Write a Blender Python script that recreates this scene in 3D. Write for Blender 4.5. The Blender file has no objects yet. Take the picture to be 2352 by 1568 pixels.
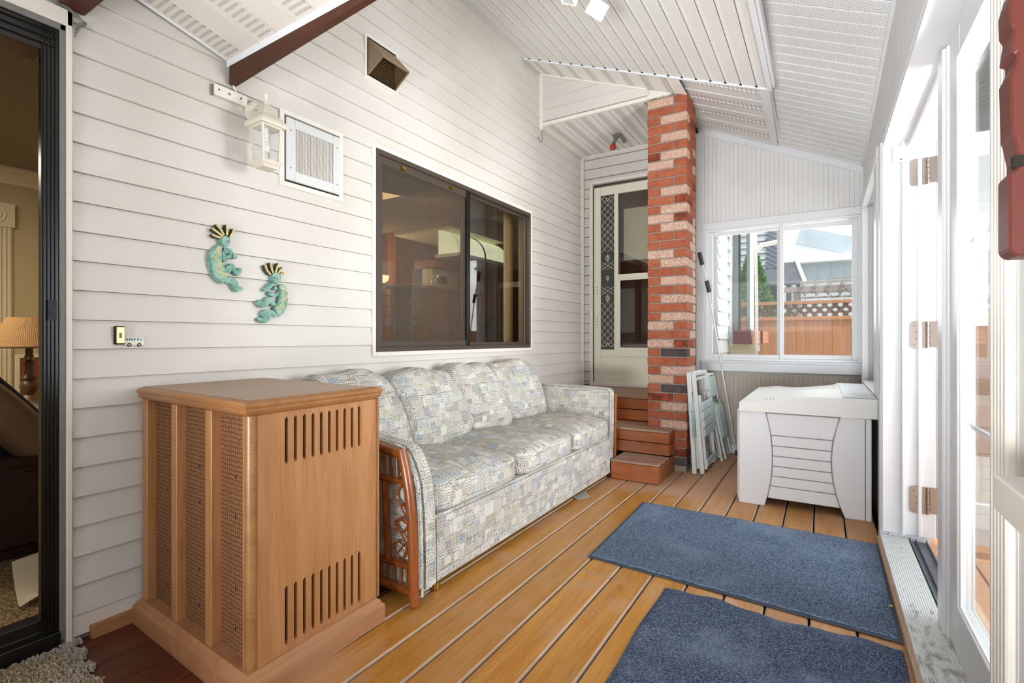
import bpy, bmesh, math, random
from mathutils import Vector, Matrix
R = random.Random(7)
scene = bpy.context.scene
COL = scene.collection

# ------------------------------------------------------------------ camera, sky, sun, exposure
F = 1163.5; CX = 1176.0; HY = 778.0; CAMH = 1.04
TH = math.atan(714 / F); CT, ST = math.cos(TH), math.sin(TH)
cam = bpy.data.cameras.new('camera'); cam_o = bpy.data.objects.new('camera', cam); COL.objects.link(cam_o)
cam.sensor_width = 36; cam.lens = F * 36 / 2352; cam.shift_y = (HY - 784) / 2352
cam.clip_start = 0.02; cam.clip_end = 200
cam_o.location = (0, 0, CAMH); cam_o.rotation_euler = (math.pi / 2, 0, TH)
scene.camera = cam_o

world = bpy.data.worlds.new('sky'); scene.world = world; world.use_nodes = True
wn = world.node_tree
wn.nodes['Background'].inputs[0].default_value = (0.94, 0.97, 1.0, 1)
wn.nodes['Background'].inputs[1].default_value = 1.25
sun = bpy.data.lights.new('sun', 'SUN'); sun.energy = 3.0; sun.angle = 0.02; sun.color = (1, .95, .88)
sun_o = bpy.data.objects.new('sun', sun); COL.objects.link(sun_o)
sun_o.rotation_euler = Vector((.32, -.26, .9)).to_track_quat('Z', 'Y').to_euler()

def area(name, loc, direction, sx, sy, power, color=(1, 1, 1)):
    l = bpy.data.lights.new(name, 'AREA'); l.shape = 'RECTANGLE'; l.size = sx; l.size_y = sy
    l.energy = power; l.color = color
    o = bpy.data.objects.new(name, l); COL.objects.link(o); o.location = loc
    o.rotation_euler = (-Vector(direction)).to_track_quat('Z', 'Y').to_euler()
    return o
# daylight by door and windows, two added fills behind the camera, indoor lights
def spread(o, d): o.data.spread = math.radians(d)
spread(area('daylight_door', (2.4, 1.7, 1.35), (-1, .10, .15), 2.2, 1.5, 66, (.94, .97, 1)), 84)
spread(area('sunlit_deck_bounce', (1.5, 1.3, .05), (-.60, .12, .78), 1.4, 1.5, 90, (.96, .98, 1)), 84)
area('daylight_end_window', (-.35, 5.75, 1.7), (0, -1, -.05), 1.1, 1.1, 14, (.94, .97, 1))
area('daylight_side_window', (1.3, 4.4, 1.5), (-1, -.1, 0), 1.1, 1.3, 12, (.94, .97, 1))
spread(area('rear_fill_low', (-.15, -2.2, .35), (-.13, 1, .19), 1.0, .4, 13, (.93, .97, 1)), 58)  # added fill lamp inside the porch, brightens the entry recess and end wall
spread(area('rear_fill_up', (-.9, -1.6, .25), (.24, .68, .69), 1.2, .8, 52, (.95, .975, 1)), 85)  # added fill lamp behind the camera, aimed up to brighten the ceiling
area('living_room_light', (-4.4, .2, 2.2), (-.2, .1, -1), 1.5, 1.0, 48, (1, .86, .66))
area('kitchen_light', (-3.2, 3.2, 2.28), (-.3, .3, -1), 1.2, 1.0, 26, (1, .84, .62))

vs = scene.view_settings
scene.display_settings.display_device = 'sRGB'
vs.view_transform = 'Standard'; vs.look = 'None'; vs.gamma = 1; vs.use_curve_mapping = False
vs.exposure = 0.42

# ------------------------------------------------------------------ helpers: picture ray to world point (measuring aid)
def ray(px, py):
    a = (px - CX) / F
    return Vector((a * CT - ST, a * ST + CT, (HY - py) / F))
def onX(px, py, X):
    r = ray(px, py); return Vector((0, 0, CAMH)) + r * (X / r.x)
def onY(px, py, Y):
    r = ray(px, py); return Vector((0, 0, CAMH)) + r * (Y / r.y)
def onZ(px, py, Z):
    r = ray(px, py); return Vector((0, 0, CAMH)) + r * ((Z - CAMH) / r.z)

def srgb(r, g, b):
    f = lambda c: (c / 255 / 12.92) if c / 255 <= .04045 else ((c / 255 + .055) / 1.055) ** 2.4
    return (f(r), f(g), f(b), 1)

# ------------------------------------------------------------------ node maths helper
class S:
    def __init__(s, g, k): s.g = g; s.k = k
    def _m(s, op, *a): return s.g.m(op, s, *a)
    def __add__(s, o): return s._m('ADD', o)
    __radd__ = __add__
    def __mul__(s, o): return s._m('MULTIPLY', o)
    __rmul__ = __mul__
    def __sub__(s, o): return s._m('SUBTRACT', o)
    def __rsub__(s, o): return s.g.m('SUBTRACT', o, s)
    def __truediv__(s, o): return s._m('DIVIDE', o)
    def __gt__(s, o): return s._m('GREATER_THAN', o)
    def __lt__(s, o): return s._m('LESS_THAN', o)
class G:
    def __init__(g, name, rough=.6, spec=.3, metal=0):
        g.mat = bpy.data.materials.new(name); g.mat.use_nodes = True
        g.nt = g.mat.node_tree; g.b = g.nt.nodes['Principled BSDF']
        g.b.inputs['Roughness'].default_value = rough
        g.b.inputs['Specular IOR Level'].default_value = spec
        g.b.inputs['Metallic'].default_value = metal
    def set(g, inp, v):
        if isinstance(v, S): g.nt.links.new(v.k, inp)
        elif isinstance(v, (tuple, list, Vector)):
            n = len(inp.default_value); inp.default_value = tuple(v)[:n] if len(v) >= n else tuple(v) + (1,)
        else: inp.default_value = v
    def m(g, op, *a):
        n = g.nt.nodes.new('ShaderNodeMath'); n.operation = op
        for i, v in enumerate(a): g.set(n.inputs[i], v)
        return S(g, n.outputs[0])
    def coord(g, k='Object'): return S(g, g.nt.nodes.new('ShaderNodeTexCoord').outputs[k])
    def pos(g): return S(g, g.nt.nodes.new('ShaderNodeNewGeometry').outputs['Position'])
    def rnd(g): return S(g, g.nt.nodes.new('ShaderNodeObjectInfo').outputs['Random'])
    def sep(g, v):
        n = g.nt.nodes.new('ShaderNodeSeparateXYZ'); g.set(n.inputs[0], v); return [S(g, o) for o in n.outputs]
    def comb(g, x, y, z=0.0):
        n = g.nt.nodes.new('ShaderNodeCombineXYZ')
        for i, v in enumerate((x, y, z)): g.set(n.inputs[i], v)
        return S(g, n.outputs[0])
    def scale(g, v, s):
        x, y, z = g.sep(v); return g.comb(x * s[0], y * s[1], z * s[2])
    def noise(g, v, sc=5, det=3, rough=.5, dist=0):
        n = g.nt.nodes.new('ShaderNodeTexNoise'); g.set(n.inputs['Vector'], v)
        n.inputs['Scale'].default_value = sc; n.inputs['Detail'].default_value = det
        n.inputs['Roughness'].default_value = rough; n.inputs['Distortion'].default_value = dist
        return S(g, n.outputs[0])
    def vor(g, v, sc=1, rand=1, dim='3D', feat='F1', out=0, metric='EUCLIDEAN'):
        n = g.nt.nodes.new('ShaderNodeTexVoronoi'); n.voronoi_dimensions = dim; n.feature = feat
        if feat == 'F1': n.distance = metric
        g.set(n.inputs['Vector'], v); n.inputs['Scale'].default_value = sc; n.inputs['Randomness'].default_value = rand
        return S(g, n.outputs[out])
    def white(g, v):
        n = g.nt.nodes.new('ShaderNodeTexWhiteNoise'); g.set(n.inputs['Vector'], v)
        return S(g, n.outputs['Value']), S(g, n.outputs['Color'])
    def mix(g, f, a, b, mode='MIX'):
        n = g.nt.nodes.new('ShaderNodeMix'); n.data_type = 'RGBA'; n.blend_type = mode
        g.set(n.inputs[0], f); g.set(n.inputs[6], a); g.set(n.inputs[7], b)
        return S(g, n.outputs[2])
    def ramp(g, f, *st):
        n = g.nt.nodes.new('ShaderNodeValToRGB'); g.set(n.inputs[0], f); e = n.color_ramp.elements
        while len(e) < len(st): e.new(.5)
        for i, (p, c) in enumerate(st):
            e[i].position = p; e[i].color = c if isinstance(c, (tuple, list)) else (c, c, c, 1)
        return S(g, n.outputs[0])
    def smooth(g, f, a, b):
        n = g.nt.nodes.new('ShaderNodeMapRange'); n.interpolation_type = 'SMOOTHSTEP'
        g.set(n.inputs[0], f); n.inputs[1].default_value = a; n.inputs[2].default_value = b
        return S(g, n.outputs[0])
    def col(g, c): g.set(g.b.inputs['Base Color'], c); return g
    def rough(g, r): g.set(g.b.inputs['Roughness'], r); return g
    def bump(g, h, st=.3, d=.01):
        n = g.nt.nodes.new('ShaderNodeBump'); g.set(n.inputs['Height'], h)
        n.inputs['Strength'].default_value = st; n.inputs['Distance'].default_value = d
        g.nt.links.new(n.outputs[0], g.b.inputs['Normal']); return g

def flat(name, c, rough=.6, spec=.3, metal=0, n=.0, ns=30):
    g = G(name, rough, spec, metal); c = srgb(*c)
    if n:
        f = g.noise(g.coord(), ns, 4, .6)
        d = tuple(x * (1 - n) for x in c[:3]) + (1,)
        g.col(g.mix(g.smooth(f, .3, .7), d, c)); g.bump(f, .1, .002)
    else: g.col(c)
    return g.mat

def mat_siding(name, c):
    g = G(name, .42, .35); p = g.coord()
    grain = g.noise(g.scale(p, (3, 3, 90)), 3, 4, .6)
    big = g.noise(p, 1.3, 3)
    dirt = g.smooth(g.noise(p, 60, 2), .74, .78) * g.smooth(g.noise(p, 3, 2), .5, .62)
    c0 = srgb(*c); c1 = srgb(c[0] - 12, c[1] - 13, c[2] - 15)
    col = g.mix(g.smooth(big, .3, .7), c0, c1)
    col = g.mix(g.rnd() * .22, col, srgb(c[0] - 16, c[1] - 18, c[2] - 20))
    g.col(g.mix(dirt * .6, col, srgb(120, 112, 100)))
    return g.bump(grain, .12, .003).mat

def mat_perf(name, ax, c, pitch=.0085, hole=.27, strip=None, dark=(138, 136, 132), per=.1, off=0.):
    # white aluminium soffit with staggered punched holes; ax = the two surface axes
    g = G(name, .45, .35); p = g.sep(g.pos()); u, v = p[ax[0]], p[ax[1]]
    q = g.comb((u + v) / (pitch * 1.414), (u - v) / (pitch * 1.414), 0.)
    d = g.vor(q, 1, 0, '2D')
    h = g.smooth(d, hole + .06, hole - .06)
    t = g.m('FRACT', (u - off) / per)
    h = h * g.smooth(t, .2, .24) * g.smooth(t, .96, .92)
    n = g.noise(g.pos(), 1.5, 2)
    cc = g.mix(g.smooth(n, .3, .7), srgb(*c), srgb(c[0] - 8, c[1] - 8, c[2] - 9))
    g.col(g.mix(h, cc, srgb(*dark)))
    return g.bump(h, .4, -.002).mat

def mat_slot(name, run, across, c, band=.2, off=0., pitch=.012, row=None, dark=(120, 114, 106), lo=.5, hi=.9):
    # soffit with lanced vent slots; run = axis along the panel, across = axis over the panels
    g = G(name, .5, .3); p = g.sep(g.pos()); u, v = p[run], p[across]
    t = g.m('FRACT', (v - off) / band)
    inb = g.smooth(t, lo, lo + .04) * g.smooth(t, hi, hi - .04)
    a = g.m('FRACT', u / pitch)
    if row:   # short ticks in rows across the panel
        a = g.m('FRACT', u / row[0]); b = g.m('FRACT', v / row[1])
        sl = g.smooth(a, .5, .58) * g.smooth(b, .45, .6)
    else:
        sl = g.smooth(a, .45, .6) * g.smooth(a, 1.0, .85)
    h = sl * inb
    g.col(g.mix(h * .8, srgb(*c), srgb(*dark)))
    return g.bump(h, .5, -.002).mat

def mat_wood(name, c0, c1, c2, ax=1, sc=1., rough=.35, spec=.4, var=.35, wear=0., wc=(170, 140, 120), k=14):
    g = G(name, rough, spec); r = g.rnd(); p = g.coord()
    x, y, z = g.sep(p); o = r * 37.
    p = g.comb(x + o, y + o, z + o)
    s = [k * sc] * 3; s[ax] = 1.0 * sc
    n = g.noise(g.scale(p, s), 2.2, 6, .62, .6)
    s2 = [90.] * 3; s2[ax] = 3.
    fine = g.noise(g.scale(p, s2), 2, 3, .7)
    col = g.mix(g.smooth(n, .3, .7), srgb(*c0), srgb(*c1))
    col = g.mix(g.smooth(fine, .52, .75) * .6, col, srgb(*c2))
    col = g.mix(r * var, col, srgb(*c2))
    if wear:
        w = g.smooth(g.noise(g.pos(), 3.2, 5, .65), .48, .68)
        sp = g.smooth(g.noise(g.pos(), 95, 2, .5), .68, .72)
        if name == 'varnished_deck':    # foot traffic near the steps has taken the varnish off
            yy = g.sep(g.pos())[1]; w = g.m('MINIMUM', w + g.smooth(yy + g.noise(g.pos(), 2.5, 4) * 1.2, 3.6, 4.4) * 1.5, 1.8)
        col = g.mix(w * wear, col, srgb(*wc)); col = g.mix(sp * wear, col, srgb(205, 195, 180))
        g.rough(w * .3 + rough)
    g.col(col)
    return g.bump(fine, .15, .002).mat

def glass(name, tint=(1, 1, 1), refl=1.0, haze=0., hazec=(200, 205, 205), rough=.0):
    m = bpy.data.materials.new(name); m.use_nodes = True; nt = m.node_tree; nt.nodes.clear()
    o = nt.nodes.new('ShaderNodeOutputMaterial'); t = nt.nodes.new('ShaderNodeBsdfTransparent')
    t.inputs[0].default_value = tuple(tint) + (1,)
    gl = nt.nodes.new('ShaderNodeBsdfGlossy'); gl.inputs['Roughness'].default_value = rough
    fr = nt.nodes.new('ShaderNodeLayerWeight'); fr.inputs[0].default_value = .5      # Schlick, alike from both sides
    pw = nt.nodes.new('ShaderNodeMath'); pw.operation = 'POWER'; pw.inputs[1].default_value = 5
    nt.links.new(fr.outputs['Facing'], pw.inputs[0])
    mu = nt.nodes.new('ShaderNodeMath'); mu.operation = 'MULTIPLY_ADD'; mu.inputs[1].default_value = .96 * refl; mu.inputs[2].default_value = .04 * refl
    nt.links.new(pw.outputs[0], mu.inputs[0])
    mx = nt.nodes.new('ShaderNodeMixShader'); nt.links.new(mu.outputs[0], mx.inputs[0])
    nt.links.new(t.outputs[0], mx.inputs[1]); nt.links.new(gl.outputs[0], mx.inputs[2])
    last = mx.outputs[0]
    if haze:
        df = nt.nodes.new('ShaderNodeBsdfDiffuse'); df.inputs[0].default_value = srgb(*hazec)
        m2 = nt.nodes.new('ShaderNodeMixShader'); m2.inputs[0].default_value = haze
        nt.links.new(last, m2.inputs[1]); nt.links.new(df.outputs[0], m2.inputs[2]); last = m2.outputs[0]
    nt.links.new(last, o.inputs[0]); return m

def emit(name, c, s):
    g = G(name); g.col(srgb(*c)); g.b.inputs['Emission Color'].default_value = srgb(*c)
    g.b.inputs['Emission Strength'].default_value = s; return g.mat

# ------------------------------------------------------------------ materials
M = {}
M['siding'] = mat_siding('vinyl_siding', (214, 210, 203))
M['siding2'] = mat_siding('vinyl_siding_entry', (218, 214, 209))
M['siding_out'] = mat_siding('vinyl_siding_outside', (215, 218, 216))
M['trim_cream'] = flat('cream_trim', (222, 216, 206), .4, n=.05, ns=8)
M['white'] = flat('white_paint', (216, 218, 221), .4, n=.04, ns=6)
M['white2'] = flat('white_vinyl', (218, 220, 222), .3)
M['gap'] = flat('dark_gap', (38, 34, 30), .9)
M['perfA'] = mat_perf('perforated_soffit_main', (0, 1), (226, 225, 222), .0105, .20, per=.0965, off=-2.113 - .0965)
M['perfB'] = mat_perf('perforated_soffit_side', (1, 0), (228, 228, 227), .0150, .17, per=.1, off=2.94)
M['slotEave'] = mat_slot('eave_soffit', 1, 0, (206, 198, 190), band=.235, off=-2.17, row=(.026, .0105), lo=.06, hi=.50)
M['slotEntry'] = mat_slot('entry_soffit', 1, 0, (222, 218, 212), band=.155, off=-2.2, pitch=.014, lo=.45, hi=.85)
M['slotSide'] = mat_slot('side_soffit', 0, 1, (216, 212, 208), band=.3, off=3.74, pitch=.03, lo=.35, hi=.75, dark=(170, 165, 160))
M['bead'] = flat('white_beadboard', (216, 216, 215), .5, n=.06, ns=4)
M['taupe'] = flat('taupe_panelling', (182, 170, 158), .55, n=.1, ns=6)
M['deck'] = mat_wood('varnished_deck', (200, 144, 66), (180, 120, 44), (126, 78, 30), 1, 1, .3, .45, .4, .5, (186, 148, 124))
M['deckdark'] = mat_wood('dark_stained_shaded_deck', (104, 50, 26), (84, 38, 20), (52, 24, 14), 1, 1, .4, .4, .3, .12, (150, 120, 100))
M['deckedge'] = mat_wood('worn_deck_edge', (196, 170, 146), (178, 150, 124), (130, 100, 76), 1, 1, .7, .2, .2)
M['deckend'] = flat('plank_end', (120, 80, 50), .8)
M['stepwood'] = mat_wood('stained_step_front', (164, 96, 50), (146, 78, 38), (100, 50, 26), 0, 1, .35, .4, .4, .12)
M['tread'] = mat_wood('worn_step_tread', (178, 146, 126), (158, 120, 98), (116, 84, 70), 0, 1, .65, .2, .4, .5, (178, 160, 148))
M['brownbeam'] = flat('brown_painted_beam', (72, 38, 20), .5, .3, n=.25, ns=9)
M['black'] = flat('black_aluminium', (16, 16, 16), .25, .5)
M['alum'] = flat('grey_aluminium', (118, 118, 112), .5, .4, 0, n=.1, ns=12)
M['bronze'] = flat('bronze_aluminium', (76, 66, 57), .4, .5, .2)
M['walnut'] = mat_wood('walnut_veneer', (184, 134, 88), (166, 114, 70), (126, 80, 48), 2, 1.0, .38, .4, .0, k=10)
M['oaktop'] = mat_wood('cabinet_top_wood', (158, 116, 72), (142, 98, 56), (104, 68, 38), 1, 1, .32, .45, .0, k=10)
M['moulding'] = mat_wood('cabinet_moulding_wood', (166, 116, 68), (148, 98, 54), (108, 68, 36), 0, .6, .32, .45, .0)
M['base'] = mat_wood('cabinet_base_wood', (176, 126, 88), (160, 110, 74), (130, 88, 58), 1, .6, .5, .3, .0, .15, (190, 160, 134))
M['rattan'] = mat_wood('varnished_rattan', (150, 84, 36), (122, 62, 26), (76, 38, 18), 2, 1, .25, .5, .1, k=6)
M['brass'] = flat('brass', (190, 160, 90), .25, .5, 1)
M['steel'] = flat('brushed_steel', (150, 138, 130), .35, .5, .9)
M['lantern'] = flat('beige_lantern_metal', (206, 197, 182), .4, .4)
M['box'] = flat('beige_plastic', (212, 211, 212), .42, .35, n=.02, ns=3)
M['boxlid'] = flat('grey_beige_lid_plastic', (208, 206, 201), .4, .35, n=.02, ns=3)
M['darkplastic'] = flat('dark_plastic', (44, 44, 50), .5)
M['paleblue'] = flat('pale_blue_painted_slats', (196, 215, 217), .4, n=.04)
M['whitemetal'] = flat('white_enamelled_metal', (214, 216, 214), .35, .5)
M['grip'] = flat('dark_grip_foam', (70, 68, 68), .8)
M['maroon'] = flat('brick_red_plastic', (96, 46, 38), .5, .3, n=.08, ns=10)
M['glass'] = glass('clear_glass', (.97, .98, .98), .8, .03)
M['glass_k'] = glass('kitchen_window_glass', (.92, .89, .84), 1.6)
M['screen'] = glass('insect_screen', (.92, .91, .9), .0, .16, (120, 110, 98))
M['glass_d'] = glass('storm_door_glass', (.85, .83, .78), 1.6)
M['bulbred'] = flat('red_bulb_glass', (170, 40, 16), .15, .6)
M['bulb'] = flat('clear_bulb', (226, 222, 214), .1, .6)

def fabric():
    g = G('patchwork_print_fabric', .85, .15); uv = g.coord('UV'); u, v, _ = g.sep(uv)
    wob = (g.noise(uv, 45, 2) - .5) * .010; wob2 = (g.noise(g.scale(uv, (1, 1.3, 1)), 52, 2) - .5) * .010
    u = u + wob; v = v + wob2
    def layer(h, w, seed):
        row = g.m('FLOOR', v / h + seed); o, _c = g.white(g.comb(row, seed, 3.3))
        cu = u / w + o * 5.0; col = g.m('FLOOR', cu)
        val, c = g.white(g.comb(col, row, seed)); r_, g_, b_ = g.sep(c)
        fu = g.m('FRACT', cu); fv = g.m('FRACT', v / h + seed)
        return val, r_, g_, b_, fu, fv
    val, r, gg, b, fu, fv = layer(.062, .078, 1.7)
    val2, r2, g2, b2, fu2, fv2 = layer(.031, .045, 5.1)
    pick = val2 > .45
    def sel(a, c): return a * pick + c * (1 - pick)
    rr = sel(r2, r); tone = sel(g2, gg); bb = sel(b2, b)
    wave = lambda x, k: g.m('SINE', x * k)
    hl = wave(v, 860) > .46; vl = wave(u, 820) > .52; dg = wave(u + v, 740) > .5
    dots = (wave(u, 580) > .15) * (wave(v, 520) > .2)
    chk = g.m('MAXIMUM', wave(u, 640) > .74, wave(v, 640) > .74)
    scr = g.smooth(g.m('ABSOLUTE', g.noise(uv, 115, 1.5) - .5), .032, .014)
    def band(a, lo, hi): return (rr > lo) * (rr < hi) * a
    ink = band(hl, 0, .2) + band(vl, .2, .33) + band(dots, .33, .52) + band(chk, .52, .62) + band(dg, .62, .74) + band(scr, .74, .92)
    edge = g.m('MINIMUM', g.m('MINIMUM', fu, 1 - fu) * 1.2, g.m('MINIMUM', fv, 1 - fv))
    ink = g.m('MINIMUM', ink + (edge < .045) * .45 * (tone > .4), 1.0)
    base = g.ramp(bb, (0, srgb(204, 201, 193)), (.42, srgb(198, 195, 188)), (.66, srgb(184, 178, 172)), (.74, srgb(202, 200, 186)), (.88, srgb(182, 190, 196)), (.95, srgb(190, 187, 168)))
    base.k.node.color_ramp.interpolation = 'CONSTANT'
    inkc = g.ramp(tone, (0, srgb(96, 88, 82)), (.3, srgb(70, 68, 74)), (.55, srgb(112, 96, 88)), (.74, srgb(84, 104, 122)), (.9, srgb(112, 110, 78)))
    inkc.k.node.color_ramp.interpolation = 'CONSTANT'
    g.col(g.mix(ink * .9, base, inkc))
    wr = g.noise(g.coord(), 9, 3, .6)
    return g.bump(wr, .35, .012).mat
M['fabric'] = fabric()

def grille_cloth():
    g = G('woven_grille_cloth', .9, .1); x, y, z = g.sep(g.coord())
    p = g.comb(x * 82, z * 70, 0.)
    d = g.vor(p, 1, .35, '2D', 'DISTANCE_TO_EDGE'); f1 = g.vor(p, 1, .35, '2D')
    ringy = g.smooth(g.m('ABSOLUTE', f1 - .28), .09, .03)
    c = g.mix(g.smooth(d, .03, .12), srgb(84, 50, 32), srgb(150, 108, 76))
    c = g.mix(ringy * .5, c, srgb(100, 62, 40))
    g.col(c); return g.bump(g.smooth(d, .0, .2), .6, .004).mat
M['cloth'] = grille_cloth()

def carpet(name, c0, c1, c2, sc=60, bl=None):
    g = G(name, .95, .1); p = g.pos()
    n = g.noise(g.scale(p, (1, 2.2, 1)), sc, 3, .7); b = g.noise(p, 5, 3, .6)
    col = g.ramp(n, (.32, srgb(*c0)), (.5, srgb(*c1)), (.66, srgb(*c2)))
    if bl: col = g.mix(g.smooth(b, .45, .6) * .55, col, srgb(*bl))
    g.col(col); return g.bump(n, 1., .02).mat
M['carpet'] = carpet('beige_loop_carpet', (84, 66, 44), (146, 122, 88), (196, 172, 132))
M['rug'] = carpet('shaggy_rug_yarn', (120, 102, 78), (186, 166, 134), (228, 218, 202), 70, (206, 204, 202))
def matmat(name, k, base, lt, dk):
    g = G(name, .9, .15); p = g.pos()
    n = g.noise(p, k, 2, .8); n2 = g.noise(g.scale(p, (1, 1.6, 1)), k * 1.9, 2, .7); b = g.noise(p, 2.2, 3, .6)
    c = g.mix(g.smooth(n, .42, .6), srgb(*dk), srgb(*base)); c = g.mix(g.smooth(n2, .58, .68) * .9, c, srgb(*lt))
    c = g.mix(g.smooth(b, .45, .75) * .35, c, srgb(lt[0] - 25, lt[1] - 20, lt[2] - 10))
    g.col(c); return g.bump(n + n2, .8, .004).mat
M['mat1'] = matmat('ribbed_blue_mat', 170, (126, 144, 168), (190, 202, 218), (72, 88, 114))
M['mat2'] = matmat('mottled_blue_mat', 150, (90, 106, 132), (194, 204, 216), (42, 52, 78))
M['rubber'] = flat('grey_rubber', (66, 74, 88), .6)

def brick_mats():
    out = []
    def one(name, c0, c1, w, wc=(214, 200, 186), wscale=120):
        g = G(name, .85, .2); p = g.coord(); r = g.rnd(); x, y, z = g.sep(p); p2 = g.comb(x + r * 9., y + r * 5., z)
        n = g.noise(p2, 18, 4, .7); s = g.noise(p2, wscale, 3, .75)
        c = g.mix(g.smooth(n, .35, .7), srgb(*c0), srgb(*c1)); c = g.mix(r * .35, c, srgb(c1[0] - 20, c1[1] - 14, c1[2] - 10))
        big = g.noise(p2, 9, 2)
        c = g.mix(g.smooth(s, .68 - w, .76 - w) * g.smooth(big + w, .4, .55) , c, srgb(*wc))
        g.col(c); out.append(g.bump(s + n, .5, .004).mat)
    one('red_brick', (170, 98, 70), (148, 80, 58), -.02)
    one('whitewashed_brick', (184, 128, 104), (166, 104, 82), .215, (208, 192, 176), 170)
    one('dark_brick', (92, 80, 78), (70, 60, 60), -.02)
    one('burnt_red_brick', (160, 76, 48), (88, 50, 40), -.01)
    return out
BR = brick_mats()
M['mortar'] = flat('grey_mortar', (150, 140, 128), .95, .1, n=.2, ns=50)

def verdigris():
    g = G('verdigris_patina', .6, .3); p = g.coord(); n = g.noise(p, 28, 4, .65); m = g.noise(p, 80, 3, .7)
    c = g.mix(g.smooth(n, .35, .65), srgb(100, 146, 132), srgb(148, 182, 170)); c = g.mix(g.smooth(m, .6, .7), c, srgb(62, 84, 74))
    g.col(c); return g.bump(n, .4, .003).mat
M['verd'] = verdigris(); M['gold'] = flat('pale_gold_paint', (222, 204, 150), .45); M['verdk'] = flat('dark_patina', (56, 62, 50), .6)

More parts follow.
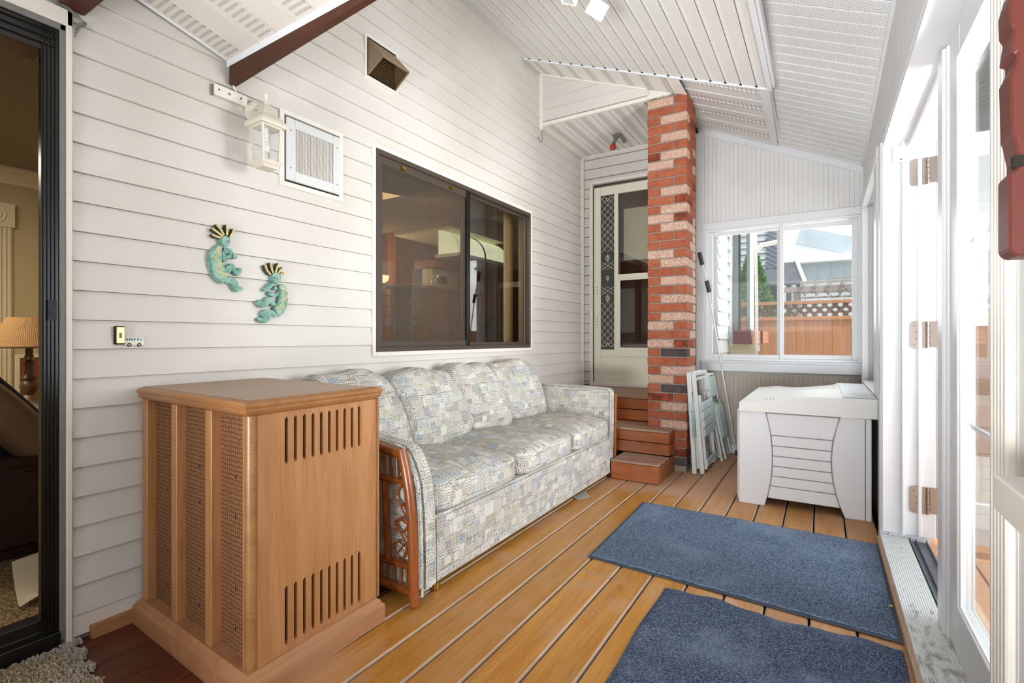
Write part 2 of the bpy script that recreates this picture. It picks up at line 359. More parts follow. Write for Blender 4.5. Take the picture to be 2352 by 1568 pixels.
# ------------------------------------------------------------------ mesh builder
ORG = {}
class MB:
    def __init__(s): s.v = []; s.f = []; s.m = []; s.uv = None
    def add(s, vs, fs, m=0):
        o = len(s.v); s.v += [Vector(p) for p in vs]; s.f += [tuple(i + o for i in f) for f in fs]; s.m += [m] * len(fs); return s
    def box(s, a, b, m=0, mt=None):
        x0, y0, z0 = [min(a[i], b[i]) for i in range(3)]; x1, y1, z1 = [max(a[i], b[i]) for i in range(3)]
        vs = [(x0, y0, z0), (x1, y0, z0), (x1, y1, z0), (x0, y1, z0), (x0, y0, z1), (x1, y0, z1), (x1, y1, z1), (x0, y1, z1)]
        if mt: vs = [mt @ Vector(p) for p in vs]
        return s.add(vs, [(3, 2, 1, 0), (4, 5, 6, 7), (0, 1, 5, 4), (1, 2, 6, 5), (2, 3, 7, 6), (3, 0, 4, 7)], m)
    def bar(s, a, b, w, t, up=(0, 0, 1), m=0):
        a = Vector(a); b = Vector(b); d = (b - a).normalized(); u = Vector(up); sd = d.cross(u)
        if sd.length < 1e-4: sd = d.cross(Vector((1, 0, 0)))
        sd.normalize(); u = sd.cross(d)
        vs = [p + sd * (i * w / 2) + u * (j * t / 2) for p in (a, b) for i, j in ((-1, -1), (1, -1), (1, 1), (-1, 1))]
        return s.add(vs, [(0, 1, 2, 3), (7, 6, 5, 4), (0, 4, 5, 1), (1, 5, 6, 2), (2, 6, 7, 3), (3, 7, 4, 0)], m)
    def prism(s, poly, fn, t0, t1, m=0):     # poly: 2d points; fn(u, v, t) -> 3d point
        n = len(poly); vs = [fn(u, v, t0) for u, v in poly] + [fn(u, v, t1) for u, v in poly]
        return s.add(vs, [tuple(range(n)), tuple(range(2 * n - 1, n - 1, -1))] + [(i, i + n, (i + 1) % n + n, (i + 1) % n) for i in range(n)], m)
    def sweep(s, prof, path, m=0, closed=False):   # prof: list of (du, dv); path: list of (origin, uvec, vvec)
        n = len(prof); o = len(s.v)
        for (p, uu, vv) in path:
            for a, b in prof: s.v.append(Vector(p) + Vector(uu) * a + Vector(vv) * b)
        k = len(path)
        for i in range(k if closed else k - 1):
            j = (i + 1) % k
            for q in range(n):
                s.f.append((o + i * n + q, o + i * n + (q + 1) % n, o + j * n + (q + 1) % n, o + j * n + q)); s.m.append(m)
        if not closed:
            s.f.append(tuple(o + q for q in range(n))); s.m.append(m)
            s.f.append(tuple(o + (k - 1) * n + q for q in range(n - 1, -1, -1))); s.m.append(m)
        return s
    def tube(s, pts, r, seg=8, m=0, closed=False, flat_=1.0):
        pts = [Vector(p) for p in pts]; path = []; k = len(pts); last = None
        for i, p in enumerate(pts):
            if closed: d = pts[(i + 1) % k] - pts[i - 1]
            else: d = pts[min(i + 1, k - 1)] - pts[max(i - 1, 0)]
            d.normalize()
            if last is None:
                u = d.cross(Vector((0, 0, 1)))
                if u.length < .1: u = d.cross(Vector((1, 0, 0)))
            else: u = last - d * last.dot(d)
            u.normalize(); last = u; rr = r[i] if isinstance(r, (list, tuple)) else r
            path.append((p, u * rr, d.cross(u) * rr * flat_))
        prof = [(math.cos(2 * math.pi * q / seg), math.sin(2 * math.pi * q / seg)) for q in range(seg)]
        return s.sweep(prof, path, m, closed)
    def lathe(s, prof, c, axis='z', seg=20, m=0, rot=0, sq=None):   # prof: (r, h)
        o = len(s.v); c = Vector(c); n = len(prof)
        for r, h in prof:
            for q in range(seg):
                a = 2 * math.pi * q / seg + rot; x, y = r * math.cos(a), r * math.sin(a)
                s.v.append(c + (Vector((x, y, h)) if axis == 'z' else Vector((h, x, y)) if axis == 'x' else Vector((x, h, y))))
        for i in range(n - 1):
            for q in range(seg):
                s.f.append((o + i * seg + q, o + i * seg + (q + 1) % seg, o + (i + 1) * seg + (q + 1) % seg, o + (i + 1) * seg + q)); s.m.append(m)
        s.f.append(tuple(o + q for q in range(seg - 1, -1, -1))); s.m.append(m)
        s.f.append(tuple(o + (n - 1) * seg + q for q in range(seg))); s.m.append(m)
        return s
    def frame(s, fn, a0, b0, a1, b1, w, t0, t1, m=0, wb=None, wt=None):   # rectangular frame in the (a, b) plane
        wb = w if wb is None else wb; wt = w if wt is None else wt
        for (p, q, r_, s_) in ((a0, b0, a0 + w, b1), (a1 - w, b0, a1, b1), (a0 + w, b0, a1 - w, b0 + wb), (a0 + w, b1 - wt, a1 - w, b1)):
            c = [fn(x, y, t) for t in (t0, t1) for x, y in ((p, q), (r_, q), (r_, s_), (p, s_))]
            s.add(c, [(3, 2, 1, 0), (4, 5, 6, 7), (0, 1, 5, 4), (1, 2, 6, 5), (2, 3, 7, 6), (3, 0, 4, 7)], m)
        return s
    def build(s, name, mats, parent=None, smooth=False, bevel=0, seg=1, uv=False, kind=None, label=None, tf=None):
        me = bpy.data.meshes.new(name); org = ORG.get(parent.as_pointer(), Vector((0, 0, 0))) if parent else Vector((0, 0, 0))
        if tf: s.v = [tf @ p for p in s.v]
        me.from_pydata([p - org for p in s.v], [], s.f)
        if not isinstance(mats, (list, tuple)): mats = [mats]
        for m in mats: me.materials.append(m)
        me.polygons.foreach_set('material_index', s.m)
        bm = bmesh.new(); bm.from_mesh(me); bmesh.ops.recalc_face_normals(bm, faces=bm.faces)
        if bevel: bmesh.ops.bevel(bm, geom=[e for e in bm.edges if len(e.link_faces) == 2 and e.calc_face_angle(0) > .5], offset=bevel, segments=seg, affect='EDGES', clamp_overlap=True)
        bm.to_mesh(me); bm.free()
        if smooth:
            me.polygons.foreach_set('use_smooth', [True] * len(me.polygons))
            try: me.set_sharp_from_angle(angle=math.radians(38))
            except Exception: pass
        if uv:
            l = me.uv_layers.new(name='UVMap')
            if s.uv: 
                for lp in me.loops: l.data[lp.index].uv = s.uv[lp.vertex_index]
            else:
                for p in me.polygons:
                    n = p.normal; k = max(range(3), key=lambda i: abs(n[i])); a, b = [(1, 2), (0, 2), (0, 1)][k]
                    for li in p.loop_indices:
                        c = me.vertices[me.loops[li].vertex_index].co + org; l.data[li].uv = (c[a], c[b])
        o = bpy.data.objects.new(name, me); COL.objects.link(o)
        if parent: o.parent = parent; ORG[o.as_pointer()] = org
        if kind: o['kind'] = kind
        if label: o['label'] = label
        return o

def empty(name, loc=(0, 0, 0)):
    o = bpy.data.objects.new(name, None); COL.objects.link(o); o.location = loc; o.empty_display_size = .05
    ORG[o.as_pointer()] = Vector(loc); return o
def thing(name, label, cat, loc=(0, 0, 0), group=None):
    o = empty(name, loc); o['label'] = label; o['category'] = cat
    if group: o['group'] = group
    return o
def tag(o, label, cat, group=None):
    o['label'] = label; o['category'] = cat
    if group: o['group'] = group
    return o
def struct(name, loc=(0, 0, 0), label=None):
    o = empty(name, loc); o['kind'] = 'structure'
    if label: o['label'] = label
    return o
def inst(src, name, parent, loc):
    o = src.copy(); o.name = name; COL.objects.link(o); o.parent = parent; o.location = loc; return o
XY = lambda X: (lambda a, b, t: (X + t, a, b))     # plane facing X: a=Y, b=Z
YP = lambda Y: (lambda a, b, t: (a, Y + t, b))     # plane facing Y: a=X, b=Z

WL = -2.18   # left wall lips
WB = WL - .012
# ================================================================== SETTING
# ---- floor planks
floor = struct('floor', label='varnished orange-brown deck planks with worn pale edges')
def plank(x0, x1, y0, y1):
    b = .006; z = 0; t = -.035
    m = MB()
    vs = [(x0, y0, t), (x1, y0, t), (x1, y1, t), (x0, y1, t), (x0, y0, z - b), (x1, y0, z - b), (x1, y1, z - b), (x0, y1, z - b),
          (x0 + b, y0 + .003, z), (x1 - b, y0 + .003, z), (x1 - b, y1 - .003, z), (x0 + b, y1 - .003, z)]
    m.add(vs, [(0, 1, 2, 3), (0, 4, 5, 1), (2, 6, 7, 3)], 2)
    m.add(vs, [(1, 5, 6, 2), (3, 7, 4, 0)], 1)
    m.add(vs, [(5, 9, 10, 6), (7, 11, 8, 4), (4, 8, 9, 5), (6, 10, 11, 7)], 1)
    m.add(vs, [(8, 9, 10, 11)], 0)
    dk_ = x1 < -1.40      # boards along the house wall: unworn stain, with some shade painted in
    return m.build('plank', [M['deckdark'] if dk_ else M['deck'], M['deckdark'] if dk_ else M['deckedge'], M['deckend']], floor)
k = -11
while True:
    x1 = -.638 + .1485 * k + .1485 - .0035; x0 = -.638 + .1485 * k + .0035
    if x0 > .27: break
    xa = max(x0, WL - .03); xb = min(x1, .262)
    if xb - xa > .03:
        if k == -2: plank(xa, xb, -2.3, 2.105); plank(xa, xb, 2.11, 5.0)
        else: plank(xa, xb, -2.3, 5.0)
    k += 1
MB().box((-2.3, -2.4, -.2), (.3, 5.1, -.06)).build('subfloor', M['gap'], floor)

# ---- siding helper
def siding(parent, fn, a0, a1, z0, z1, top, holes, mat, pitch=.1016, zref=.902, lip=.012, name='siding_board', pieces=True):
    # fn(a, z, t): t>0 comes out of the wall. top(a) = wall top height (linear)
    zb = zref - math.ceil((zref - z0) / pitch) * pitch
    while zb < z1:
        c0, c1 = max(zb, z0), min(zb + pitch, z1)
        segs = [(a0, a1, c0, c1)]
        for (h0, h1, g0, g1) in holes:
            ns = []
            for (p, q, r_, s_) in segs:
                if h1 <= p or h0 >= q or g1 <= r_ or g0 >= s_: ns.append((p, q, r_, s_)); continue
                if p < h0: ns.append((p, h0, r_, s_))
                if q > h1: ns.append((h1, q, r_, s_))
                if r_ < g0: ns.append((max(p, h0), min(q, h1), r_, g0))
                if s_ > g1: ns.append((max(p, h0), min(q, h1), g1, s_))
            segs = ns
        for (p, q, r_, s_) in segs:
            if s_ - r_ < .004 or q - p < .004: continue
            if abs(r_ - zb) < 1e-6: r_ += .0014        # shadow gap under each lap
            poly = [(p, r_), (q, r_), (q, s_), (p, s_)]
            tp, tq = top(p), top(q)
            if max(tp, tq) <= r_: continue
            if min(tp, tq) < s_:   # clip by the sloping top
                out = []
                P = poly + [poly[0]]
                for (A, B) in zip(P[:-1], P[1:]):
                    da, db = top(A[0]) - A[1], top(B[0]) - B[1]
                    if da >= 0: out.append(A)
                    if da * db < 0:
                        u = da / (da - db); out.append((A[0] + (B[0] - A[0]) * u, A[1] + (B[1] - A[1]) * u))
                poly = out
            if len(poly) < 3: continue
            n = len(poly); o = lambda z: lip * (1 - (z - zb) / pitch) + .001
            vs = [fn(a, z, o(z)) for a, z in poly] + [fn(a, z, -.004) for a, z in poly]
            MB().add(vs, [tuple(range(n)), tuple(range(2 * n - 1, n - 1, -1))] + [(i, i + n, (i + 1) % n + n, (i + 1) % n) for i in range(n)]).build(name, mat, parent)
        zb += pitch

# ---- left wall
wall_left = struct('wall_left', label='cream horizontal vinyl siding wall of the house')
WINY0, WINY1, WINZ0, WINZ1 = 2.06, 3.875, .965, 2.135
fnL = lambda a, z, t: (WB + t, a, z)
holes = [(WINY0, WINY1, WINZ0, WINZ1), (1.483, 1.816, 1.79, 2.108), (1.994, 2.222, 2.52, 2.737)]
siding(wall_left, fnL, .69, 4.99, .085, 3.46, lambda a: 3.45, holes, M['siding'])
siding(wall_left, fnL, -1.0, .69, 2.15, 3.46, lambda a: 3.45, [], M['siding'])
sh = MB()
for (y0, y1, z0, z1) in ((.69, WINY0, -.2, 3.5), (WINY1, 5.1, -.2, 3.5), (WINY0, WINY1, -.2, WINZ0), (WINY0, WINY1, WINZ1, 3.5), (-2.3, .70, 2.14, 3.5), (-2.3, -1.0, 0, 2.14)):
    sh.box((WB - .12, y0, z0), (WB - .003, y1, z1))
M['joint'] = flat('siding_joint', (140, 131, 118), .9)
sh.build('sheathing', M['joint'], wall_left)
MB().box((WB - .01, .69, .02), (WL - .002, 4.99, .088)).build('starter_trim', M['trim_cream'], wall_left)
b = MB().box((WL - .005, .735, 0), (WL + .024, 1.35, .042)).build('baseboard_left', M['base']); b['kind'] = 'structure'
# J-channel trims
for (y0, y1, z0, z1, w) in ((WINY0, WINY1, WINZ0, WINZ1, .026), (1.483, 1.816, 1.79, 2.108, .024), (1.994, 2.222, 2.52, 2.737, .016)):
    MB().frame(XY(WL), y0 - w, z0 - w, y1 + w * (1 if w < .02 else .5), z1 + w, w, -.01, .006, 0).build('channel_trim', M['trim_cream'], wall_left, bevel=.002)
MB().box((WL - .01, 4.962, .55), (WL + .02, 4.992, 3.0)).build('corner_trim', M['trim_cream'], wall_left, bevel=.003)
MB().box((WL - .01, 4.035, 2.93), (WL + .022, 4.062, 3.44)).build('corner_trim', M['trim_cream'], wall_left, bevel=.003)
MB().tube([(WL + .012, 4.05, 2.93), (WL + .012, 4.06, 2.83), (WL + .012, 4.03, 2.81), (WL + .02, 3.96, 2.835)], .003, 6).build('loose_wire', M['alum'], wall_left, True)

# ---- kitchen window in the left wall
w1 = struct('window_1', (WL, 2.96, .965), 'bronze framed sliding kitchen window, screened on its left half')
MB().frame(XY(WL), WINY0, WINZ0, WINY1, WINZ1, .028, -.06, .004).build('frame', M['bronze'], w1, bevel=.002)
MB().frame(XY(WL), WINY0 + .028, WINZ0 + .028, 2.975, WINZ1 - .028, .036, -.03, -.008, wt=.05).build('sash', M['bronze'], w1, bevel=.002)
MB().frame(XY(WL), 2.93, WINZ0 + .028, WINY1 - .028, WINZ1 - .028, .022, -.058, -.036).build('sash', M['bronze'], w1, bevel=.002)
MB().box((WL - .028, 2.935, WINZ0 + .028), (WL + .001, 2.975, WINZ1 - .028)).build('meeting_stile', M['black'], w1, bevel=.003)
MB().box((WL - .05, 2.94, WINZ0 + .05), (WL - .046, WINY1 - .045, WINZ1 - .045)).build('pane', M['glass_k'], w1)
MB().box((WL - .05, WINY0 + .05, WINZ0 + .05), (WL - .046, 2.94, WINZ1 - .05)).build('pane', M['glass_k'], w1)
MB().box((WL - .018, WINY0 + .06, WINZ0 + .06), (WL - .017, 2.94, WINZ1 - .075)).build('insect_screen', M['screen'], w1)
for y in (2.27, 2.74):
    MB().box((WL - .008, y, WINZ1 - .062), (WL + .008, y + .035, WINZ1 - .045)).box((WL, y + .01, WINZ1 - .072), (WL + .012, y + .022, WINZ1 - .06)).build('screen_clip', M['brass'], w1)

# ---- sliding door (far left)
d1 = struct('door_1', (WL, .5, 0), 'black aluminium sliding patio door frame standing open')
MB().box((WL - .1, .669, .0), (WL + .012, .686, 2.15)).build('casing', M['trim_cream'], d1, bevel=.003)
MB().box((WL - .1, -1., 2.095), (WL + .012, .686, 2.15)).build('casing', M['trim_cream'], d1, bevel=.003)
MB().box((WL - .12, .653, .03), (WL + .004, .669, 2.095)).box((WL - .12, -1., 2.075), (WL + .004, .669, 2.095)).build('jamb', M['alum'], d1, bevel=.002)
m = MB().box((WL - .03, .608, .03), (WL - .004, .653, 2.08))
for i in range(4): m.box((WL - .006, .612 + i * .010, .05), (WL + .003, .616 + i * .010, 2.07))
m.build('door_stile', M['black'], d1, bevel=.001)
m = MB().box((WL - .12, -1., 1.99), (WL - .006, .62, 2.08))
for i in range(3): m.box((WL - .008, -1., 2.01 + i * .024), (WL + .003, .64, 2.02 + i * .024))
m.build('head_track', M['black'], d1, bevel=.001)
m = MB().box((WL - .14, -1., .012), (WL + .01, .655, .062))
for i in range(5): m.box((WL - .11 + i * .024, -1., .06), (WL - .104 + i * .024, .655, .078))
m.box((WL - .07, -1, .06), (WL - .012, .62, .115)).build('sill_track', M['black'], d1, bevel=.002)
MB().box((WL - .004, .622, 1.10), (WL + .004, .645, 1.17)).box((WL, .628, 1.12), (WL + .008, .638, 1.135)).build('latch', M['darkplastic'], d1)

# ---- entry back wall, Y = 5
YB = 5.0
wall_back = struct('wall_back', label='siding of the entry recess around the storm door')
fnB = lambda a, z, t: (a, YB + .012 - t, z)
siding(wall_back, fnB, -2.17, -1.0, .56, 3.0, lambda a: 3.0, [(-2.075, -1.0, .5, 2.665)], M['siding2'], lip=.016)
m = MB().box((-2.3, YB + .01, -.1), (-2.075, YB + .12, 3.6)).box((-2.075, YB + .01, 2.665), (-1.0, YB + .12, 3.6)).box((-1.18, YB + .01, -.1), (-1.0, YB + .12, 2.665)).box((-2.075, YB + .01, -.1), (-1.0, YB + .12, .56))
m.box((-2.4, YB + .22, -.1), (-.86, YB + .3, 3.6)).box((-2.4, YB + .1, 2.64), (-.86, YB + .3, 3.6))
m.build('sheathing', M['joint'], wall_back)
d2 = struct('door_2', (-1.62, YB, .57), 'beige storm door with etched narrow sidelight')
MB().frame(YP(YB), -2.095, .55, -1.15, 2.69, .034, -.03, .02).build('casing', M['trim_cream'], d2, bevel=.003)
MB().box((-2.061, YB - .006, .565), (-2.053, YB + .02, 2.625)).build('gap_strip', M['gap'], d2)
c = flat('beige_storm_door', (220, 215, 196), .4, .35); M['door2'] = c
MB().box((-2.05, YB - .012, .58), (-1.978, YB + .02, 2.62)).box((-1.978, YB - .012, 2.53), (-1.2, YB + .02, 2.62)).box((-1.978, YB - .012, .58), (-1.2, YB + .02, .64)) \
    .box((-1.83, YB - .012, .93), (-1.79, YB + .02, 2.53)).box((-1.978, YB - .012, .86), (-1.2, YB + .02, .93)).box((-1.79, YB - .012, 1.66), (-1.2, YB + .02, 1.70)) \
    .box((-1.978, YB - .002, .64), (-1.2, YB + .015, .86)).build('leaf', c, d2, bevel=.003)
MB().box((-1.978, YB - .006, .845), (-1.2, YB - .001, .862)).box((-1.978, YB - .006, .635), (-1.2, YB - .001, .652)).build('kick_panel_rim', c, d2)
dk = flat('dark_glass_backing', (62, 58, 52), .3, .5)
MB().box((-1.978, YB + .004, .93), (-1.83, YB + .008, 2.53)).build('sidelight_pane', dk, d2)
# etched lattice and flowers
et = flat('etched_white_glass', (205, 205, 195), .6); m = MB()
zz = .96; wx = (-1.972, -1.836); mid = (wx[0] + wx[1]) / 2
def zig(z0, z1, n):
    h = (z1 - z0) / n
    for i in range(n):
        for (xa, xb) in ((wx[0], wx[1]), (wx[1], wx[0])):
            m.bar((xa, YB + .003, z0 + i * h), (xb, YB + .003, z0 + (i + 1) * h), .0035, .002, (0, 1, 0))
            m.bar((mid, YB + .003, z0 + i * h), (xb, YB + .003, z0 + (i + .5) * h), .0025, .002, (0, 1, 0))
            m.bar((xb, YB + .003, z0 + (i + .5) * h), (mid, YB + .003, z0 + (i + 1) * h), .0025, .002, (0, 1, 0))
zig(.97, 1.42, 3); zig(1.50, 1.58, 1); zig(1.76, 1.84, 1); zig(1.94, 2.50, 4)
for zc in (1.46, 1.67, 1.88):
    for q in range(8):
        a = q * math.pi / 4; r = .028 if zc != 1.67 else .02
        m.bar((mid + .006 * math.cos(a), YB + .003, zc + .01 * math.sin(a)), (mid + r * math.cos(a), YB + .003, zc + r * 1.3 * math.sin(a)), .006, .002, (0, 1, 0))
for zc, sg in ((.955, 1), (2.515, -1)):
    for sx in (-1, 1): m.tube([(mid, YB + .003, zc + .05 * sg), (mid + sx * .02, YB + .003, zc + .01 * sg), (mid + sx * .05, YB + .003, zc), (mid + sx * .06, YB + .003, zc + .02 * sg)], .003, 4)
m.build('etched_lattice', et, d2)
MB().box((-1.79, YB + .004, 1.70), (-1.2, YB + .007, 2.53)).build('pane', M['glass_d'], d2)
MB().box((-1.79, YB + .004, .93), (-1.2, YB + .007, 1.66)).build('pane', M['glass_d'], d2)
MB().frame(YP(YB), -1.79, .93, -1.2, 1.66, .022, -.002, .004).build('sash', c, d2)
for z in (1.19, 1.22, 1.25, 1.52, 1.55, 1.58): MB().lathe([(.005, 0), (.004, -.003)], (-2.015, YB - .012, z), 'y', 8).build('rivet', M['gap'], d2)
# inner wooden door with white blind behind the storm door
MB().box((-2.1, YB + .16, .56), (-1.1, YB + .2, 2.62)).build('inner_leaf', flat('dark_brown_door', (74, 44, 30), .5), d2)
MB().box((-1.78, YB + .14, 1.86), (-1.2, YB + .158, 2.40)).build('inner_blind', flat('white_blind', (214, 214, 206), .8), d2)

# ---- entry gable face, Y = 4.06
YG = 4.06
wg = struct('wall_entry', label='small sloping gable of siding over the entry recess')
siding(wg, lambda a, z, t: (a, YG - t, z), -2.17, -1.2, 3.0, 3.46, lambda a: 3.435 - (a + 2.18) * .398, [], M['siding2'], zref=3.0, lip=.016)
MB().add([(-2.17, YG + .005, 2.98), (-.9, YG + .005, 2.98), (-.9, YG + .005, 2.99), (-2.17, YG + .005, 3.46), (-2.17, YG + .06, 2.98), (-.9, YG + .06, 2.98), (-.9, YG + .06, 2.99), (-2.17, YG + .06, 3.46)],
         [(0, 1, 2, 3), (7, 6, 5, 4), (0, 4, 5, 1), (1, 5, 6, 2), (2, 6, 7, 3), (3, 7, 4, 0)]).build('sheathing', M['trim_cream'], wg)
MB().bar((-2.17, YG - .012, 3.435), (-1.21, YG - .012, 3.053), .02, .024, (0, 0, 1)).build('rake_trim', M['trim_cream'], wg)
MB().box((-2.17, YG - .018, 2.962), (-1.21, YG + .01, 2.992)).build('sill_trim', M['trim_cream'], wg, bevel=.002)
# entry soffit, z = 2.97
es = struct('ceiling', label='flat white soffit panels over the entry door'); es.name = 'ceiling_entry'
x = -2.17
while x < -1.02:
    MB().box((x + .003, YG, 2.972), (min(x + .152, -1.02), YB, 2.978)).box((x + .012, YG, 2.969), (x + .018, YB, 2.973)).build('soffit_panel', M['slotEntry'], es)
    x += .155
MB().box((-2.2, YG + .065, 2.98), (-1.0, YB, 3.0)).build('soffit_backing', M['gap'], es)
MB().box((-2.17, YB - .012, 2.955), (-1.0, YB, 2.985)).build('edge_trim', M['trim_cream'], es, bevel=.003)
MB().box((WL, YG, 2.955), (WL + .014, YB, 2.985)).build('edge_trim', M['trim_cream'], es, bevel=.003)

# ---- main vaulted ceiling A (slopes down towards the right), ends at Y = 3.73
YA = 3.73; SA = .3956
zA = lambda x: 3.436 - SA * (x + 2.184)
ca = struct('ceiling', label='sloping perforated white soffit ceiling, panels running away from camera'); ca.name = 'ceiling_main'
def sloped(x0, x1, y0, y1, z, t0, t1, m=0, mb=None):
    mb = mb or MB()
    vs = [(x0, y0, z(x0) + t0), (x1, y0, z(x1) + t0), (x1, y1, z(x1) + t0), (x0, y1, z(x0) + t0), (x0, y0, z(x0) + t1), (x1, y0, z(x1) + t1), (x1, y1, z(x1) + t1), (x0, y1, z(x0) + t1)]
    return mb.add(vs, [(3, 2, 1, 0), (4, 5, 6, 7), (0, 1, 5, 4), (1, 2, 6, 5), (2, 3, 7, 6), (3, 0, 4, 7)], m)
first = True
x = -2.113 - .0965
while x < -.32:
    x0 = max(x + .003, WL - .01); x1 = min(x + .0965 - .004, -.3)
    m = sloped(x0, x1, -2.3, YA, zA, 0, .006)
    sloped(x1 - .012, x1, -2.3, YA, zA, .006, .012, 0, m)
    m.build('soffit_panel', M['perfA'], ca); x += .0965
sloped(WL - .02, -.27, -2.3, YA, zA, .012, .03).build('soffit_backing', flat('soffit_joint', (196, 194, 190), .8), ca)
m = MB(); x = -2.113
while x < -.3:
    sloped(x - .010, x + .006, YA - .006, YA + .004, zA, -.005, .014, 0, m); x += .0965
m.build('joint_notches', M['gap'], ca)
# edge channels
sloped(-.315, -.285, -2.3, YA + .01, zA, -.012, .1).build('edge_trim', M['white'], ca, bevel=.002)
sloped(-.285, -.268, -2.3, YA + .01, zA, .01, .1).build('edge_trim', M['white'], ca, bevel=.002)
sloped(WL, -.285, YA + .002, YA + .022, zA, -.012, .03).build('edge_trim', M['white'], ca, bevel=.002)
# strip of eave soffit between ceiling A and the gable
st = struct('ceiling', label='narrow eave strip between main ceiling and entry gable'); st.name = 'ceiling_eave_strip'
x = -2.16
while x < -.95:
    m = sloped(x + .003, min(x + .19, -.9), YA + .02, YG, lambda x: zA(x) + .0, .004, .012)
    sloped(x + .0, x + .01, YA + .02, YG, zA, -.002, .01, 0, m).build('soffit_panel', M['slotEntry'], st); x += .195
sloped(WL, -.9, YA, YG + .02, zA, .014, .03).build('soffit_backing', M['gap'], st)
# side soffit right of the brick column, panels running crosswise
ss = struct('ceiling', label='sloping crosswise soffit panels behind the brick column'); ss.name = 'ceiling_side'
zC = lambda x: 2.74 - .445 * (x + .348)
y = YA + .03
while y < YB - .02:
    y1 = min(y + .145, YB)
    m = sloped(-1.25, -.36, y + .003, y1, zC, 0.0, .008); sloped(-1.25, -.36, y, y + .02, zC, -.006, .002, 0, m)
    m.build('soffit_panel', M['slotSide'], ss); y += .15
sloped(-1.3, -.3, YA, YB + .1, zC, .01, .03).build('soffit_backing', M['white'], ss)
vs = [(-.372, YA + .01, zC(-.36) - .012), (-.30, YA + .01, zC(-.29) - .012), (-.345, YB, zC(-.36) - .016), (-.40, YB, zC(-.40) - .01)]
MB().prism([(-.372, YA + .02), (-.305, YA + .02), (-.335, YB), (-.385, YB)], lambda u, v, t: (u, v, zC(u) + t), -.014, .06).build('edge_trim', M['white'], ss, bevel=.002)
# ---- side ceiling B (crosswise perforated panels)
cb = struct('ceiling', label='crosswise perforated white soffit ceiling along the door side'); cb.name = 'ceiling_door_side'
zB = lambda x, y: 2.434 - .47 * (x - .295) - .0535 * (y - 5)
def bpanel(x0, x1, y0, y1, t0, t1, mb=None, m=0):
    mb = mb or MB(); vs = [(a, b_, zB(a, b_) + t) for t in (t0, t1) for a, b_ in ((x0, y0), (x1, y0), (x1, y1), (x0, y1))]
    return mb.add(vs, [(3, 2, 1, 0), (4, 5, 6, 7), (0, 1, 5, 4), (1, 2, 6, 5), (2, 3, 7, 6), (3, 0, 4, 7)], m)
y = 2.94 - .1 * 52
while y < 4.99:
    m = bpanel(-.33, .31, y + .012, y + .1, 0, .006); bpanel(-.33, .31, y - .004, y + .014, .010, .014, m)
    m.build('soffit_panel', M['perfB'], cb); y += .1
bpanel(-.36, .4, -2.3, 5.1, .016, .04).build('soffit_backing', flat('joint_grey', (200, 200, 198), .8), cb)
bpanel(.262, .29, -2.3, 5.0, -.012, .004).build('edge_trim', M['white'], cb, bevel=.002)
bpanel(-.34, .29, 4.985, 5.0, -.012, .004).build('edge_trim', M['white'], cb, bevel=.002)

# roof body over everything (keeps the sky out)
rf = struct('roof'); rf.name = 'ceiling_roof_body'
MB().add([(-2.5, -2.5, 3.62), (1.4, -2.5, 2.56), (1.4, 5.3, 2.56), (-2.5, 5.3, 3.62), (-2.5, -2.5, 3.7), (1.4, -2.5, 2.64), (1.4, 5.3, 2.64), (-2.5, 5.3, 3.7)],
         [(3, 2, 1, 0), (4, 5, 6, 7), (0, 1, 5, 4), (1, 2, 6, 5), (2, 3, 7, 6), (3, 0, 4, 7)]).build('roof_deck', M['gap'], rf)

# ---- far wall with window (Y = 5, right of brick column)
wf = struct('wall_far', label='end wall, white boards above the window and taupe boards below')
ztop = lambda x: 2.76 - .49 * (x + .348)
x = -1.02
while x < .30:
    x1 = min(x + .0365, .30)
    if x1 - x > .01:
        for (z0, z1, mt) in ((2.09, None, 'bead'), (.06, .72, 'taupe')):
            a, b_ = x + .0007, x1 - .0007
            t0, t1 = (ztop(a), ztop(b_)) if z1 is None else (z1, z1)
            MB().prism([(a, z0), (b_, z0), (b_, t1), (a, t0)], YP(YB), -.004, .006).build('beadboard', M[mt], wf)
    x += .0365
m = MB().box((-1.25, YB + .004, -.1), (.5, YB + .14, .82)).box((-1.25, YB + .004, 2.06), (.5, YB + .14, 3.1)).box((-1.25, YB + .004, .8), (-.95, YB + .14, 2.1)).box((.28, YB + .004, .8), (.5, YB + .14, 2.1))
m.build('wall_core', flat('bead_groove', (186, 184, 181), .8), wf)
MB().box((-1.02, YB - .014, .72), (-.95, YB, 2.99)).build('corner_board', M['white'], wf, bevel=.003)
MB().bar((-1.0, YB - .006, 3.00), (.29, YB - .006, 2.41), .014, .055, (0, 0, 1)).build('top_trim', M['white'], wf)
o = MB().box((-1.02, YB - .016, 0), (-.2, YB, .075)).build('baseboard_far', M['white'], None, bevel=.004); o['kind'] = 'structure'
w2 = struct('window_2', (-.34, YB, .8), 'white two-pane slider in the end wall')
MB().box((-.975, YB - .02, 2.055), (.288, YB + .01, 2.12)).build('head_casing', M['white'], w2, bevel=.004)
MB().box((-.972, YB - .026, .745), (.288, YB + .01, .825)).build('apron', M['white'], w2, bevel=.004)
MB().box((-.972, YB - .03, .822), (.288, YB + .02, .842)).build('sill', M['white'], w2, bevel=.003)
MB().box((-.972, YB - .012, .84), (-.925, YB + .02, 2.06)).box((.262, YB - .012, .84), (.288, YB + .02, 2.06)).build('side_casing', M['white'], w2, bevel=.003)
MB().frame(YP(YB), -.93, .842, .268, 2.057, .022, .002, .07).build('frame', M['white2'], w2, bevel=.003)
MB().frame(YP(YB), -.91, .862, -.29, 2.03, .036, .006, .03).build('sash', M['white2'], w2, bevel=.004)
